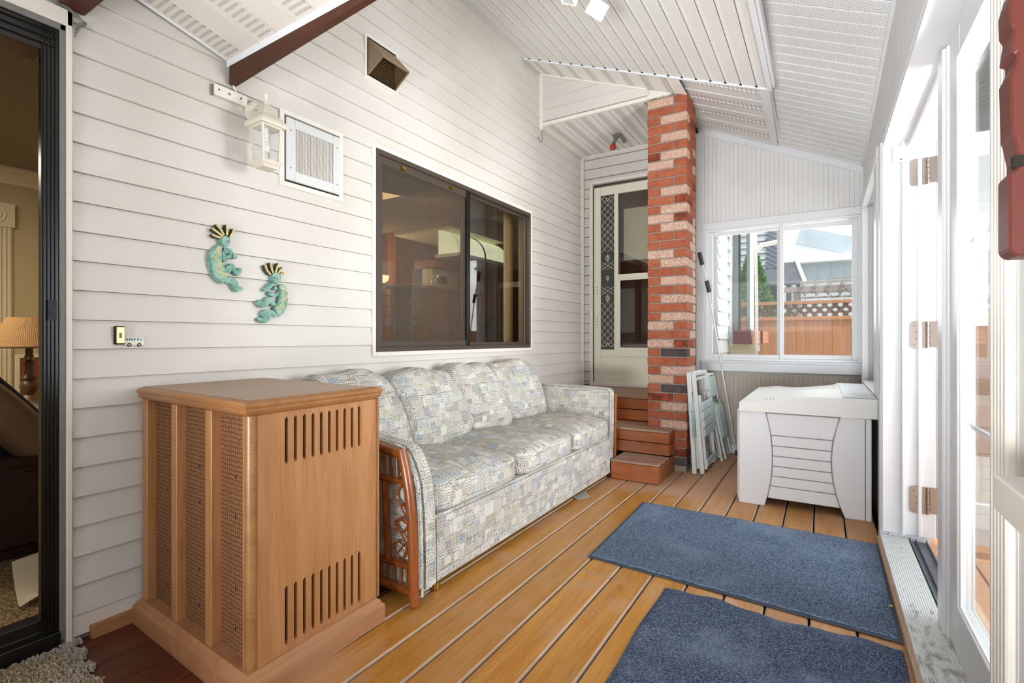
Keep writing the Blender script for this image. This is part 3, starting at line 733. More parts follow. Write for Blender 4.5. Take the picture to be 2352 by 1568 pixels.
MB().frame(YP(YB), -.345, .862, .25, 2.03, .045, .03, .06, wb=.04).build('sash', M['white2'], w2, bevel=.004)
MB().box((-.875, YB + .017, .895), (-.32, YB + .02, 1.995)).build('pane', M['glass'], w2)
MB().box((-.305, YB + .044, .9), (.21, YB + .047, 1.99)).build('pane', M['glass'], w2)

# ---- right wall
XR = .27
wr = struct('wall_right', label='white right wall around the patio door opening')
zr = lambda y: 2.434 - .0535 * (y - 5) + .47 * (.295 - .28)
m = MB()
y = -2.3
while y < 5.0:
    y1 = min(y + .04, 5.0); m2 = MB()
    if y > 1.0: MB().prism([(y + .0012, 2.12), (y1 - .0012, 2.12), (y1 - .0012, zr(y1)), (y + .0012, zr(y))], XY(.285), -.006, .004).build('beadboard', M['bead'], wr)
    y = y1
# solid pieces of the wall with openings: window_3 (3.80-4.94), door (1.31-3.2), rear windows
for (y0, y1, z0, z1) in ((3.2, 3.78, -.1, 2.6), (3.78, 5.12, -.1, .66), (3.78, 5.12, 2.1, 2.6), (4.95, 5.12, .6, 2.2), (1.31, 3.2, 2.05, 2.75), (.75, 1.31, -.1, 2.85), (-2.4, .75, -.1, 2.85)):
    m.box((.286, y0, z0), (.45, y1, z1))
m.build('wall_core', M['white'], wr)
MB().box((XR - .01, 1.2, 2.045), (.30, 3.30, 2.115)).build('header_casing', M['white'], wr, bevel=.006)
MB().box((XR - .002, 1.2, 2.115), (.30, 3.30, 2.13)).build('header_casing', M['white'], wr, bevel=.003)
MB().box((.262, 1.31, 2.025), (.47, 3.2, 2.045)).build('header_jamb', M['white'], wr)
MB().box((.36, 1.31, 1.99), (.39, 3.2, 2.03)).build('header_stop', M['white'], wr, bevel=.004)
# far post and jamb
MB().box((.25, 3.205, 0), (.29, 3.30, 2.05)).box((.258, 3.30, 0), (.29, 3.335, 2.05)).build('post_casing', M['white'], wr, bevel=.006)
MB().box((.258, 3.19, .06), (.47, 3.215, 2.03)).build('door_jamb', M['white'], wr, bevel=.003)
MB().box((.335, 3.17, .06), (.35, 3.192, 2.03)).build('door_stop', M['white'], wr, bevel=.003)
MB().box((.40, 3.178, .06), (.415, 3.192, 2.03)).build('door_stop', M['white'], wr, bevel=.003)
MB().box((.28, 3.335, 0), (.30, 3.80, .62)).build('lower_panel', M['white'], wr)
w3 = struct('window_3', (.3, 4.37, .7), 'narrow white side window beyond the door post')
MB().box((.268, 3.335, .60), (.30, 4.98, .685)).build('apron', M['white'], w3, bevel=.004)
MB().box((.266, 3.335, .685), (.42, 4.95, .71)).build('sill', M['white'], w3, bevel=.004)
MB().box((.262, 3.6, 2.08), (.30, 4.98, 2.15)).build('head_casing', M['white'], w3, bevel=.004)
MB().box((.265, 4.925, .70), (.31, 4.985, 2.1)).box((.265, 3.62, .7), (.31, 3.80, 2.1)).build('side_casing', M['white'], w3, bevel=.004)
MB().frame(XY(.37), 3.79, .71, 4.945, 2.1, .05, -.03, .03).build('frame', M['white2'], w3, bevel=.003)
MB().box((.368, 3.83, .75), (.372, 4.9, 2.06)).build('pane', M['glass'], w3)

# ---- hinged door standing open outwards
d3 = struct('door_3', (.45, 3.2, .04), 'white glazed door leaf opened outwards at the hinges')
MB().frame(YP(3.215), .475, .06, 1.36, 2.02, .11, -.02, .022, wb=.2).build('leaf', M['white2'], d3, bevel=.004)
MB().box((.58, 3.21, .25), (1.26, 3.218, 1.92)).build('pane', M['glass'], d3)
for z in (1.865, 1.06, .245):
    m = MB()
    P = [(.368, -.058), (.378, -.066), (.43, -.066), (.43, .066), (.378, .066), (.368, .058)]
    m.prism([(a, z + b_) for a, b_ in P], YP(3.186), -.003, 0)
    m.box((.447, 3.183, z - .06), (.476, 3.186, z + .066))
    m.box((.474, 3.183, z - .06), (.477, 3.2, z + .066))
    h = m.build('hinge', M['steel'], d3, bevel=.001)
    m = MB()
    for i in range(5): m.lathe([(.0065, -.066 + i * .0268), (.0065, -.042 + i * .0268)], (.438, 3.182, z), 'z', 10)
    m.build('knuckle', M['steel'], h, True)
    for (dx, dz) in ((.385, .045), (.395, .015), (.395, -.018), (.385, -.05)): MB().lathe([(.0042, 0), (.003, -.002)], (dx, 3.183, z + dz), 'y', 8).build('screw', M['alum'], h)
t = MB().box((.298, 3.168, 1.925), (.342, 3.19, 2.005)).build('door_sensor', M['white2'], None, bevel=.004)
tag(t, 'small white door contact sensor on the far door jamb above the top hinge', 'sensor')
MB().lathe([(.004, 0), (.004, -.002)], (.332, 3.167, 1.935), 'y', 8).build('screw', M['gap'], t)

# ---- fixed glazed leaf beside the camera
d4 = struct('door_4', (.36, 1.85, .03), 'white glazed door leaf closed beside the camera')
MB().frame(XY(.375), 1.35, .045, 2.20, 2.02, .145, -.016, .022, wb=.17, wt=.12).build('leaf', M['white2'], d4, bevel=.004)
MB().frame(XY(.36), 1.47, .19, 2.07, 1.93, .03, -.004, .004).build('glazing_bead', M['white2'], d4, bevel=.003)
MB().frame(XY(.357), 1.485, .205, 2.055, 1.915, .012, -.006, .004).build('glazing_bead', M['white2'], d4, bevel=.002)
MB().box((.372, 1.49, .21), (.376, 2.05, 1.905)).build('pane', M['glass'], d4)
m = MB().box((.352, 2.195, .03), (.40, 2.235, 2.02)).box((.343, 2.215, .03), (.36, 2.30, 2.02)).box((.36, 2.25, .03), (.40, 2.315, 2.02))
m.build('astragal', M['white2'], d4, bevel=.005)
for (z, ) in ((1.33,), (.78,)):
    MB().bar((.378, 1.50, z), (.378, 2.05, z), .016, .008, (1, 0, 0)).build('muntin', M['white2'], d4, bevel=.002)
# near casing
nc = struct('trim_1', (.3, 1.1, 0), 'fluted casing and wall panel closest to the camera')
m = MB().box((.285, 1.19, 0), (.31, 1.31, 2.1))
for i in range(5): m.box((.272, 1.207 + i * .021, 0), (.29, 1.222 + i * .021, 2.1))
m.build('casing', M['trim_cream'], nc, bevel=.003)
MB().box((.30, .7, 0), (.32, 1.19, 2.6)).build('wall_panel', flat('beige_wall_panel', (190, 180, 168), .6), nc)
MB().box((.235, .7, .765), (.305, 1.105, .822)).build('ledge', M['trim_cream'], nc, bevel=.003)
MB().box((.285, .7, .04), (.305, 1.13, .72)).build('bare_wood_strip', M['oaktop'], nc)

# ---- door sill
ds = struct('trim_2', (.3, 2.3, 0), 'white ridged sill plate under the patio doors')
m = MB(); x = .249
m.box((.249, -.5, .0), (.362, 3.19, .044))
while x < .358:
    m.box((x + .0015, -.5, .044), (x + .005, 3.188, .047)); x += .0078
g = G('worn_white_sill', .6, .3); p = g.pos(); px_, py_, pz_ = g.sep(p)
dirt = g.smooth(g.noise(g.scale(p, (2.5, 1, 1)), 16, 5, .7) + (2.35 - py_) * .22, .52, .72)
g.col(g.mix(dirt * .75, srgb(222, 226, 226), srgb(120, 108, 92))); M['sill'] = g.mat
m.build('sill_plate', M['sill'], ds)
m = MB().box((.366, 1.3, .0), (.44, 3.188, .035)).box((.366, 1.3, .035), (.37, 3.188, .05)).box((.39, 1.3, .035), (.393, 3.188, .05)).box((.432, 1.3, .035), (.436, 3.188, .05))
m.build('door_track', flat('dull_grey_track', (110, 120, 130), .35, .5, .6, n=.2, ns=20), ds)
MB().box((.236, -1, -.01), (.25, 3.2, .03)).build('sill_skirt', M['deckedge'], ds)

# ---- rear of the porch (behind the camera)
wq = struct('wall_rear')
MB().box((-2.3, -2.45, -.1), (.45, -2.3, 1.2)).box((-2.3, -2.45, 2.3), (.45, -2.3, 3.7)).box((-2.3, -2.45, .7), (-2.0, -2.3, 2.4)).box((.15, -2.45, .7), (.45, -2.3, 2.4)).build('wall_core', M['white'], wq)

# ---- low eave soffit with brown fascia (upper left)
ev = struct('ceiling', label='low lanced eave soffit above the patio door, upper left'); ev.name = 'ceiling_eave'
YE = 1.225
zE = lambda x, y: 2.232 + .03 * (x + 2.18) + .218 * (1.2 - y)
x = -2.175
i = 0
while x < -.9:
    x1 = x + .112
    P = [(x, -.9), (x1, -.9), (x1, YE - .012), (x, YE - .012)]
    m = MB().prism(P, lambda u, v, t: (u, v, zE(u, v) + t), .0, .006)
    m.prism([(x1, -.9), (x1 + .006, -.9), (x1 + .006, YE - .012), (x1, YE - .012)], lambda u, v, t: (u, v, zE(u, v) + t), -.004, .01)
    m.build('soffit_panel', M['slotEave'], ev); x += .118; i += 1
MB().prism([(-2.18, -1.2), (-.8, -1.2), (-.8, YE - .01), (-2.18, YE - .01)], lambda u, v, t: (u, v, zE(u, v) + t), .012, .05).build('soffit_backing', M['gap'], ev)
MB().bar((WL + .012, YE, zE(WL, YE) + .012), (WL + .012, -.9, zE(WL, -.9) + .012), .014, .03).build('wall_trim', M['white'], ev, bevel=.002)
MB().bar((WL - .0, YE - .005, 2.226), (-.85, YE - .005, 2.262), .022, .044).build('fascia_trim', M['white'], ev, bevel=.003)
for xx in (-2.08, -1.83, -1.58): MB().lathe([(.004, 0), (.004, .004)], (xx, YE + .006, 2.23 + .03 * (xx + 2.18)), 'y', 8).build('screw', M['gap'], ev)
o = MB().prism([(-2.165, 2.128), (-.85, 2.245), (-.85, 2.30), (-2.165, 2.212)], YP(YE), -.012, .02).build('fascia_beam', M['brownbeam'], None, bevel=.003)
tag(o, 'dark brown fascia board sloping along the edge of the low eave', 'beam')
MB().tube([(-2.16, 1.23, 2.13), (-2.165, 1.245, 2.105), (-2.168, 1.235, 2.085), (-2.17, 1.20, 2.078), (-2.172, 1.185, 2.07)], .0035, 6).build('loose_cable', M['trim_cream'], o, True)
o = MB().box((-2.178, .645, 2.155), (-1.9, .722, 2.34)).build('beam_end', M['brownbeam'], None, bevel=.004)
tag(o, 'sawn brown beam end jutting out above the black patio door corner', 'beam')
o = MB()
for dz in (0, .008, .016): o.tube([(WL + .012, .60, 2.165 + dz), (WL + .02, .66, 2.15 + dz * .6), (WL + .016, .70, 2.135 + dz * .3), (WL + .012, .722, 2.13 - dz * .5), (WL + .02, .70, 2.115 - dz), (WL + .012, .69, 2.09 - dz * 1.5)], .0022, 6)
o = o.build('loose_wires', M['alum'], None, True); tag(o, 'bunch of thin loose wires under the brown beam end', 'wire')

# ================================================================== THINGS
# ---- soft pads
def pad(c, h, n=5.0, g=12, tf=None, crown=0., mb=None, ns=None):
    mb = mb or MB(); mb.uv = mb.uv or []; c = Vector(c); ns = ns or n
    for ax in range(3):
        for sg in (-1, 1):
            o = len(mb.v); a1, a2 = [i for i in range(3) if i != ax]
            for i in range(g + 1):
                for j in range(g + 1):
                    p = Vector((0, 0, 0)); p[ax] = sg; p[a1] = -1 + 2 * i / g; p[a2] = -1 + 2 * j / g
                    k = (abs(p[0]) ** n + abs(p[1]) ** n + abs(p[2]) ** n) ** (1 / n); q = p / k
                    uvp = Vector((p[0] * h[0], p[1] * h[1], p[2] * h[2])) + c
                    q = Vector((q[0] * h[0], q[1] * h[1], q[2] * h[2]))
                    if tf: q = tf(q, p)
                    mb.v.append(q + c); mb.uv.append((uvp[a1] + (sg * ax) * .13, uvp[a2] + (ax * .37)))
            for i in range(g):
                for j in range(g):
                    a = o + i * (g + 1) + j; mb.f.append((a, a + 1, a + g + 2, a + g + 1)); mb.m.append(0)
    return mb

# ---- sofa
SF = M['fabric']
sofa = thing('sofa', 'long rattan-sided sofa in patchwork print fabric against the cream siding wall', 'sofa', (-1.75, 2.6, 0))
MB().box((-2.14, 1.60, .035), (-1.352, 3.61, .31)).build('base', SF, sofa, True, bevel=.012, seg=2, uv=True)
MB().box((-2.16, 1.60, .06), (-2.03, 3.61, .72)).build('back_frame', SF, sofa, True, bevel=.02, seg=2, uv=True)
def seat_tf(a):
    def f(q, p):
        q.z += (.028 if q.z > 0 else 0) * (1 - p[0] ** 2) * (1 - p[1] ** 2) * (1 if p[2] > 0 else 0)
        q.z += .006 * math.sin(q.y * 17 + a) * (1 - p[0] ** 2); q.x += .006 * math.sin(q.y * 9 + a * 2)
        return q
    return f
for i, (y0, y1) in enumerate(((1.60, 2.29), (2.297, 2.972), (2.978, 3.63))):
    c = (-1.655, (y0 + y1) / 2, .375); h = (.315, (y1 - y0) / 2 + .004, .076)
    o = pad(c, h, 6.5, 14, seat_tf(i * 2.1)).build('seat_cushion', SF, sofa, True, uv=False)
    # piping around the upper and lower seams
    for sz in (-.050,):
        pts = []
        for q in range(40):
            a = 2 * math.pi * q / 40; ca_, sa_ = math.cos(a), math.sin(a)
            k = (abs(ca_) ** 7 + abs(sa_) ** 7) ** (1 / 7)
            pts.append((c[0] + ca_ / k * h[0] * .965 + .006 * math.sin((sa_ / k * h[1]) * 9 + i * 4.2), c[1] + sa_ / k * h[1] * .965, c[2] + sz))
        MB().tube(pts, .0045, 6, closed=True).build('piping', SF, o, True, uv=True)
def fix_uv(o, mb):
    l = o.data.uv_layers.new(name='UVMap')
    for lp in o.data.loops: l.data[lp.index].uv = mb.uv[lp.vertex_index]
# (pads need their own stored uv, so rebuild through a small wrapper)
for o in [x for x in list(COL.objects) if x.name.startswith('seat_cushion')]:
    l = o.data.uv_layers.new(name='UVMap')
    for p in o.data.polygons:
        n = p.normal
        for li in p.loop_indices:
            cc = o.data.vertices[o.data.loops[li].vertex_index].co
            l.data[li].uv = (cc.x + .5, cc.y) if abs(n.z) > .45 else (cc.y + .2, cc.z + 1.1 + (cc.x if abs(n.y) > .8 else 0))
PB = [(1.485, 1.955, 1.60, 2.085), (1.975, 2.475, 2.095, 2.63), (2.48, 2.915, 2.64, 3.135), (2.92, 3.50, 3.145, 3.64)]
for i, (t0, t1, b0, b1) in enumerate(PB):
    def tf(q, p, i=i, t0=t0, t1=t1, b0=b0, b1=b1):
        hz = .235; k = (q.z / hz + 1) / 2
        y0 = b0 + (t0 - b0) * k; y1 = b1 + (t1 - b1) * k
        yy = (y0 + y1) / 2 + (q.y / .26) * (y1 - y0) / 2 * 1.04
        xx = q.x * (.62 + .5 * math.sin(math.pi * min(1, max(0, k * .9 + .08)))) + (-.075) * (k - .5)
        zz = q.z + .012 * math.sin(q.y * 20 + i * 2) + .014 * (p[1] if i in (3,) else 0) + .006 * (1 - p[1] ** 2) * (1 if k > .5 else 0) - (.012 if i == 1 else 0) * k
        return Vector((xx, yy, zz))
    mb = pad((-2.0, 0, .635), (.115, .26, .235), 5.5, 16, tf)
    o = mb.build('back_cushion', SF, sofa, True)
    l = o.data.uv_layers.new(name='UVMap')
    for p in o.data.polygons:
        n = p.normal
        for li in p.loop_indices:
            cc = o.data.vertices[o.data.loops[li].vertex_index].co
            l.data[li].uv = (cc.x + .3 * i, cc.y + i * .2) if abs(n.z) > .7 else (cc.y + i * .31 + (cc.x if abs(n.y) > .6 else 0), cc.z + .1 * i)
    pts = []
    for q in range(36):
        a = 2 * math.pi * q / 36; ca_, sa_ = math.cos(a), math.sin(a); k = (abs(ca_) ** 5.5 + abs(sa_) ** 5.5) ** (1 / 5.5)
        p = Vector((.45, ca_ / k, sa_ / k)); v = tf(Vector((.052, ca_ / k * .2585, sa_ / k * .2335)), p); pts.append(v + Vector((-2.0, 0, .635)))
    MB().tube(pts, .004, 6, closed=True).build('piping', SF, o, True, uv=True)
# arms
LA = [(-2.12, .04), (-2.12, .66), (-1.8, .645), (-1.62, .628), (-1.50, .617), (-1.455, .612), (-1.425, .603), (-1.40, .58), (-1.376, .544), (-1.358, .50), (-1.345, .453), (-1.336, .36), (-1.331, .269), (-1.329, .15), (-1.329, .036)]
la = MB().prism(LA, lambda a, b_, t: (a, t, b_), 1.50, 1.60).build('arm', SF, sofa, True, bevel=.02, seg=3, uv=True)
RA = [(-2.12, .04), (-2.12, .675), (-1.6, .674), (-1.40, .668), (-1.37, .66), (-1.358, .64), (-1.36, .4), (-1.368, .036)]
ra = MB().prism(RA, lambda a, b_, t: (a, t, b_), 3.62, 3.715).build('arm', SF, sofa, True, bevel=.016, seg=3, uv=True)
MB().tube([(a, 1.497, b_ + (.0 if b_ < .6 else .0)) for a, b_ in LA[1:]], .0055, 6).build('piping', SF, la, True, uv=True)
MB().tube([(a, 3.622, b_) for a, b_ in RA[1:]], .005, 6).build('piping', SF, ra, True, uv=True)
rt = MB().tube([(-2.1, 1.474, .625), (-1.8, 1.474, .622), (-1.55, 1.474, .604), (-1.42, 1.474, .585)], .02, 10)
rt.build('top_rail', M['rattan'], sofa, True)
MB().tube([(-1.412, 1.470, .605), (-1.392, 1.470, .54), (-1.372, 1.470, .45), (-1.357, 1.470, .34), (-1.35, 1.470, .2), (-1.345, 1.470, .012)], .021, 12).build('front_post', M['rattan'], sofa, True)
MB().tube([(-2.1, 1.478, .06), (-1.365, 1.478, .055)], .018, 10).build('bottom_rail', M['rattan'], sofa, True)
MB().tube([(-2.1, 1.478, .495), (-1.39, 1.478, .475)], .014, 8).build('cross_rail', M['rattan'], sofa, True)
MB().tube([(-2.1, 1.478, .145), (-1.37, 1.478, .15)], .014, 8).build('cross_rail', M['rattan'], sofa, True)
MB().tube([(-2.1, 1.478, .32), (-1.55, 1.478, .315)], .012, 8).build('cross_rail', M['rattan'], sofa, True)
for xx in (-1.49, -1.78, -2.05): MB().tube([(xx - .02, 1.478, .48), (xx + .0, 1.478, .15)], .014, 8).build('upright', M['rattan'], sofa, True)
m = MB()
for i in range(16):
    xx = -1.395 - i * .034
    m.tube([(xx, 1.480, .14), (xx + .002, 1.480, .07)], .005, 6); m.tube([(xx - .02, 1.480, .59), (xx - .015, 1.480, .485)], .005, 6)
    if i > 3: m.tube([(xx - .05, 1.480, .48), (xx - .04, 1.480, .15)], .004, 6)
m.build('canes', M['rattan'], sofa, True, kind='stuff')
m = MB()
for (zc, r1) in ((.42, .038), (.30, .026), (.20, .036)):
    pts = [(-1.425 + .030 * math.cos(a * math.pi / 8) + (.30 - zc) * -.08, 1.480, zc + r1 * math.sin(a * math.pi / 8)) for a in range(16)]
    m.tube(pts, .0048, 6, closed=True)
m.tube([(-1.455, 1.478, .42), (-1.40, 1.478, .345), (-1.45, 1.478, .30), (-1.395, 1.478, .24), (-1.44, 1.478, .19)], .0048, 6)
m.build('bent_cane_loops', M['rattan'], sofa, True)
MB().tube([(-1.352, 3.727, .62), (-1.36, 3.727, .3), (-1.362, 3.727, .03)], .012, 10).build('front_post', M['rattan'], sofa, True)
for (xx, yy) in ((-1.372, 1.628), (-1.40, 3.62), (-2.05, 1.64), (-2.05, 3.6)):
    MB().lathe([(.012, 0), (.02, .004), (.02, .03), (.012, .036)], (xx, yy, 0), 'z', 12).build('foot', M['brass'], sofa, True)

# ---- organ speaker cabinet
cab = thing('speaker_cabinet', 'tall wooden organ speaker cabinet with woven grille cloth and slotted side', 'cabinet', (-1.75, 1.1, 0))
CF = Vector((-1.363, .806, 0)); CU = Vector((-.998, .0602, 0)); CV = Vector((-.030, .9994, 0))
def C(u, v, z): return CF + CU * u + CV * v + Vector((0, 0, z))
def cbox(u0, v0, z0, u1, v1, z1, mb=None, m=0):
    mb = mb or MB(); vs = [C(u, v, z) for z in (z0, z1) for u, v in ((u0, v0), (u1, v0), (u1, v1), (u0, v1))]
    return mb.add(vs, [(3, 2, 1, 0), (4, 5, 6, 7), (0, 1, 5, 4), (1, 2, 6, 5), (2, 3, 7, 6), (3, 0, 4, 7)], m)
def ring(prof, u0, v0, u1, v1, name, mat):   # moulding: prof (outset, z) swept round the four sides
    path = []
    for (u, v, su, sv) in ((u0, v0, -1, -1), (u1, v0, 1, -1), (u1, v1, 1, 1), (u0, v1, -1, 1)):
        path.append((C(u, v, 0), CU * su + CV * sv, Vector((0, 0, 1))))
    return MB().sweep(prof, path, closed=True).build(name, mat, cab, True)
MB().prism([(0, 0)] * 0 or [(.03, .03), (.79, .03), (.79, .52), (.03, .52)], lambda u, v, t: C(u, v, t), .850, .8635).build('top', M['oaktop'], cab, bevel=.003)
ring([(-.03, .835), (-.03, .862), (-.012, .862), (-.003, .857), (.0, .851), (-.001, .845), (-.006, .840), (-.004, .834), (-.006, .829), (-.013, .822), (-.020, .817), (-.03, .817)], .012, .01, .785, .545, 'top_moulding', M['moulding'])
ring([(-.03, .0), (-.03, .086), (-.022, .086), (-.012, .078), (-.010, .070), (-.002, .064), (.0, .056), (.0, .0)], .0, .0, .798, .545, 'base_moulding', M['base'])
cbox(.03, .03, .07, .78, .53, .085).build('base_top', M['base'], cab)
cbox(.05, .12, .08, .78, .53, .10).build('floor_panel', M['black'], cab)
# right side veneer panel with twenty louvre slots, built as strips around real openings
u_ = .03; slots = [(.152 + i * .0325) for i in range(10)]; sw = .0065
m = MB(); zr_ = [(.084, .818)]
def side(v0, v1, z0, z1): cbox(u_, v0, z0, u_ + .016, v1, z1, m)
side(.052, slots[0] - sw, .084, .818); side(slots[-1] + sw, .542, .084, .818)
for i in range(9): side(slots[i] + sw, slots[i + 1] - sw, .084, .818)
for s_ in slots:
    for (z0, z1) in ((.084, .105), (.285, .658), (.802, .818)): side(s_ - sw, s_ + sw, z0, z1)
    for (ze, up) in ((.105, 1), (.285, -1), (.658, 1), (.802, -1)):   # rounded slot ends
        k = .007 * up
        for sg in (-1, 1):
            vs = [C(u, v, z) for u in (u_, u_ + .016) for v, z in ((s_ + sg * sw, ze), (s_ + sg * sw * .15, ze), (s_ + sg * sw, ze + k))]
            m.add(vs, [(0, 1, 2), (5, 4, 3), (0, 3, 4, 1), (1, 4, 5, 2), (2, 5, 3, 0)])
m.build('side_panel', M['walnut'], cab)
cbox(u_ + .05, .06, .10, u_ + .055, .53, .81).build('slot_backing', M['black'], cab)
MB().lathe([(.0, .084), (.018, .084), (.018, .818), (.0, .818)], C(.045, .045, 0), 'z', 20).build('corner_post', M['oaktop'], cab, True)
cbox(.045, .028, .084, .062, .045, .818).build('stile', M['walnut'], cab, bevel=.002)
for (a, b_) in ((.738, .782), (.495, .535), (.250, .290)): cbox(a, .028, .084, b_, .062, .818).build('stile', M['walnut'], cab, bevel=.002)
for (a, b_) in ((.062, .250), (.290, .495), (.535, .738)):
    o = cbox(a - .005, .058, .084, b_ + .005, .064, .818).build('grille_cloth', M['cloth'], cab)
    mid_ = (a + b_) / 2
    for z in (.62, .50, .28, .16): MB().add([C(mid_ + dx, .0575, z + dz) for dx, dz in ((-.004, -.005), (.004, -.005), (.004, .005), (-.004, .005))], [(0, 1, 2, 3)]).build('tufting_pin', M['gap'], o)
cbox(.74, .06, .084, .78, .53, .818).build('side_panel', M['walnut'], cab); cbox(.03, .525, .084, .78, .54, .818).build('back_panel', M['walnut'], cab)

# ---- brick column
col = thing('brick_column', 'slim column of red and whitewashed bricks beside the entry steps', 'column', (-1.055, 4.22, 0))
MB().box((-1.203, 4.078, 0), (-.908, 4.368, 2.97)).build('mortar_core', M['mortar'], col)
FR = 'WR RR RW RR RW RR SW WR RR RR RW RS RW WS RW RR RR WR RW RR RW RR RW RR RW WR RR WS RD RR RW WR RD SR RW RR RW WR RR RS DD SS'.split()
CODE = {'R': 0, 'W': 1, 'D': 2, 'S': 3}
def brick_mesh(lx, ly):
    out = []
    for c in 'RWDS':
        h = .0305; b_ = .003; m = MB(); m.box((-lx / 2, -ly / 2, -h), (lx / 2, ly / 2, h))
        o = m.build('brick', BR[CODE[c]], None, bevel=b_); out.append(o)
    return out
BL = {'x': brick_mesh(.203, .098), 'y': brick_mesh(.098, .203)}
for i, pr_ in enumerate(FR):
    z = 2.925 - .0712 * i
    if z < .03: break
    A = i % 2 == 0 and i > 1
    l, r_ = pr_
    zz = z
    side = 'W' if .75 < zz < 2.05 else R.choice('RWRRS' if zz > 2 else 'RSDWR')  # pale mid-height flank: whitewash, plus window light put into the brick colour
    side2 = R.choice('WWWWR') if .75 < zz < 2.05 else R.choice('RRWS')
    if A:   # short left, long right
        L = [('y', l, -1.161, 4.172), ('x', r_, -1.0015, 4.12), ('y', side, -.949, 4.276), ('x', 'R', -1.108, 4.326)]
    else:
        L = [('x', l, -1.1085, 4.12), ('y', r_, -.949, 4.172), ('x', side2, -1.0015, 4.326), ('y', 'R', -1.161, 4.276)]
    for (k, c, x, y) in L:
        # bricks whose end shows on the paler flank keep their front colour
        o = inst(BL[k][CODE[c]], 'brick', col, Vector((x + R.uniform(-.0015, .0015), y + R.uniform(-.0015, .0015), z)) - Vector((-1.055, 4.22, 0)))
for lst in BL.values():
    for o in lst: bpy.data.objects.remove(o)
MB().prism([(-1.215, 2.95), (-1.03, 3.0), (-1.03, 2.965), (-.90, 2.955), (-.90, 2.985), (-1.0, 3.02), (-1.215, 3.10)], YP(4.075), -.006, .2).build('mortar_cap', M['mortar'], col)

# ---- entry steps
stp = thing('entry_steps', 'stained wooden steps and landing in front of the storm door', 'steps', (-1.55, 4.3, 0))
def board(x0, x1, y0, y1, z0, z1, mt, name): MB().box((x0, y0, z0), (x1, y1, z1)).build(name, M[mt], stp, bevel=.004)
board(-1.345, -.995, 3.60, 3.635, .004, .128, 'stepwood', 'riser_board'); board(-1.03, -.993, 3.635, 4.06, .004, .128, 'stepwood', 'side_board')
board(-1.345, -.992, 3.598, 3.74, .130, .146, 'tread', 'tread_board'); board(-1.345, -.992, 3.744, 3.889, .130, .146, 'tread', 'tread_board')
board(-2.15, -.995, 3.89, 3.925, .150, .236, 'stepwood', 'riser_board'); board(-2.15, -.995, 3.89, 3.925, .241, .318, 'stepwood', 'riser_board')
board(-1.03, -.993, 3.925, 4.066, .150, .236, 'stepwood', 'side_board'); board(-1.03, -.993, 3.925, 4.066, .241, .318, 'stepwood', 'side_board')
board(-2.15, -.992, 3.888, 4.065, .32, .336, 'tread', 'tread_board'); board(-2.15, -1.215, 4.067, 4.25, .32, .336, 'tread', 'tread_board')
board(-2.15, -1.215, 4.25, 4.285, .340, .432, 'stepwood', 'riser_board'); board(-2.15, -1.215, 4.25, 4.285, .438, .528, 'stepwood', 'riser_board')
y = 4.245
while y < 4.99: board(-2.16, -1.215, y, min(y + .088, 4.995), .530, .548, 'tread', 'landing_board'); y += .092
MB().box((-1.34, 3.64, 0), (-1.035, 4.06, .128)).box((-2.15, 3.93, 0), (-1.035, 4.06, .316)).box((-2.15, 4.29, 0), (-1.22, 4.99, .528)).build('carcass', M['gap'], stp)

# ---- deck box
bx = thing('deck_box', 'beige plastic storage box with ribbed end panel in the right corner', 'storage box', (-.1, 4.15, 0))
X0, X1, Y0, Y1 = -.457, .236, 3.525, 4.80
MB().box((X0 + .02, Y0 + .02, .06), (X1 - .02, Y1 - .02, .585)).build('tub', M['box'], bx, bevel=.01)
hl = lambda z: -.300 + .034 * (1 - ((z - .30) / .27) ** 2); hr = lambda z: .094 - .052 * (1 - ((z - .32) / .29) ** 2)
zs = [.0 + .59 * i / 12 for i in range(13)]
MB().prism([(X0, 0), (X0, .59)] + [(hl(z) - .003, z) for z in reversed(zs)], YP(Y0), -.012, .03).build('side_column', M['box'], bx, bevel=.004)
MB().prism([(X1, 0), (X1, .582)] + [(hr(z) + .003, z) for z in reversed(zs)], YP(Y0), -.012, .03).build('side_column', M['box'], bx, bevel=.004)
MB().box((X0 - .012, Y0 + .005, .01), (X0 + .016, Y0 + .05, .60)).build('corner_rib', M['box'], bx, bevel=.01, seg=2)
MB().box((.205, Y0 - .013, 0), (.208, Y0 - .011, .58)).build('seam', M['gap'], bx)
gz = [.05, .128, .19, .252, .315, .378, .442, .58]
for a, b_ in zip(gz[:-1], gz[1:]):
    za, zb_ = a + .0022, b_ - .0022
    MB().prism([(hl(za) + .002, za), (hr(za) - .002, za), (hr(zb_) - .002, zb_), (hl(zb_) + .002, zb_)], YP(Y0), -.007, .02).build('ribbed_panel', M['box'], bx, bevel=.003)
MB().box((X0 + .1, Y0 + .005, .052), (X1 - .1, Y0 + .02, .585)).build('panel_backing', flat('panel_groove', (150, 149, 148), .7), bx)
MB().box((X0 + .005, Y0 + .03, .0), (X0 + .03, Y1, .585)).build('long_side', M['box'], bx, bevel=.006); MB().box((X1 - .03, Y0 + .03, .0), (X1 - .002, Y1, .585)).build('long_side', M['box'], bx, bevel=.006)
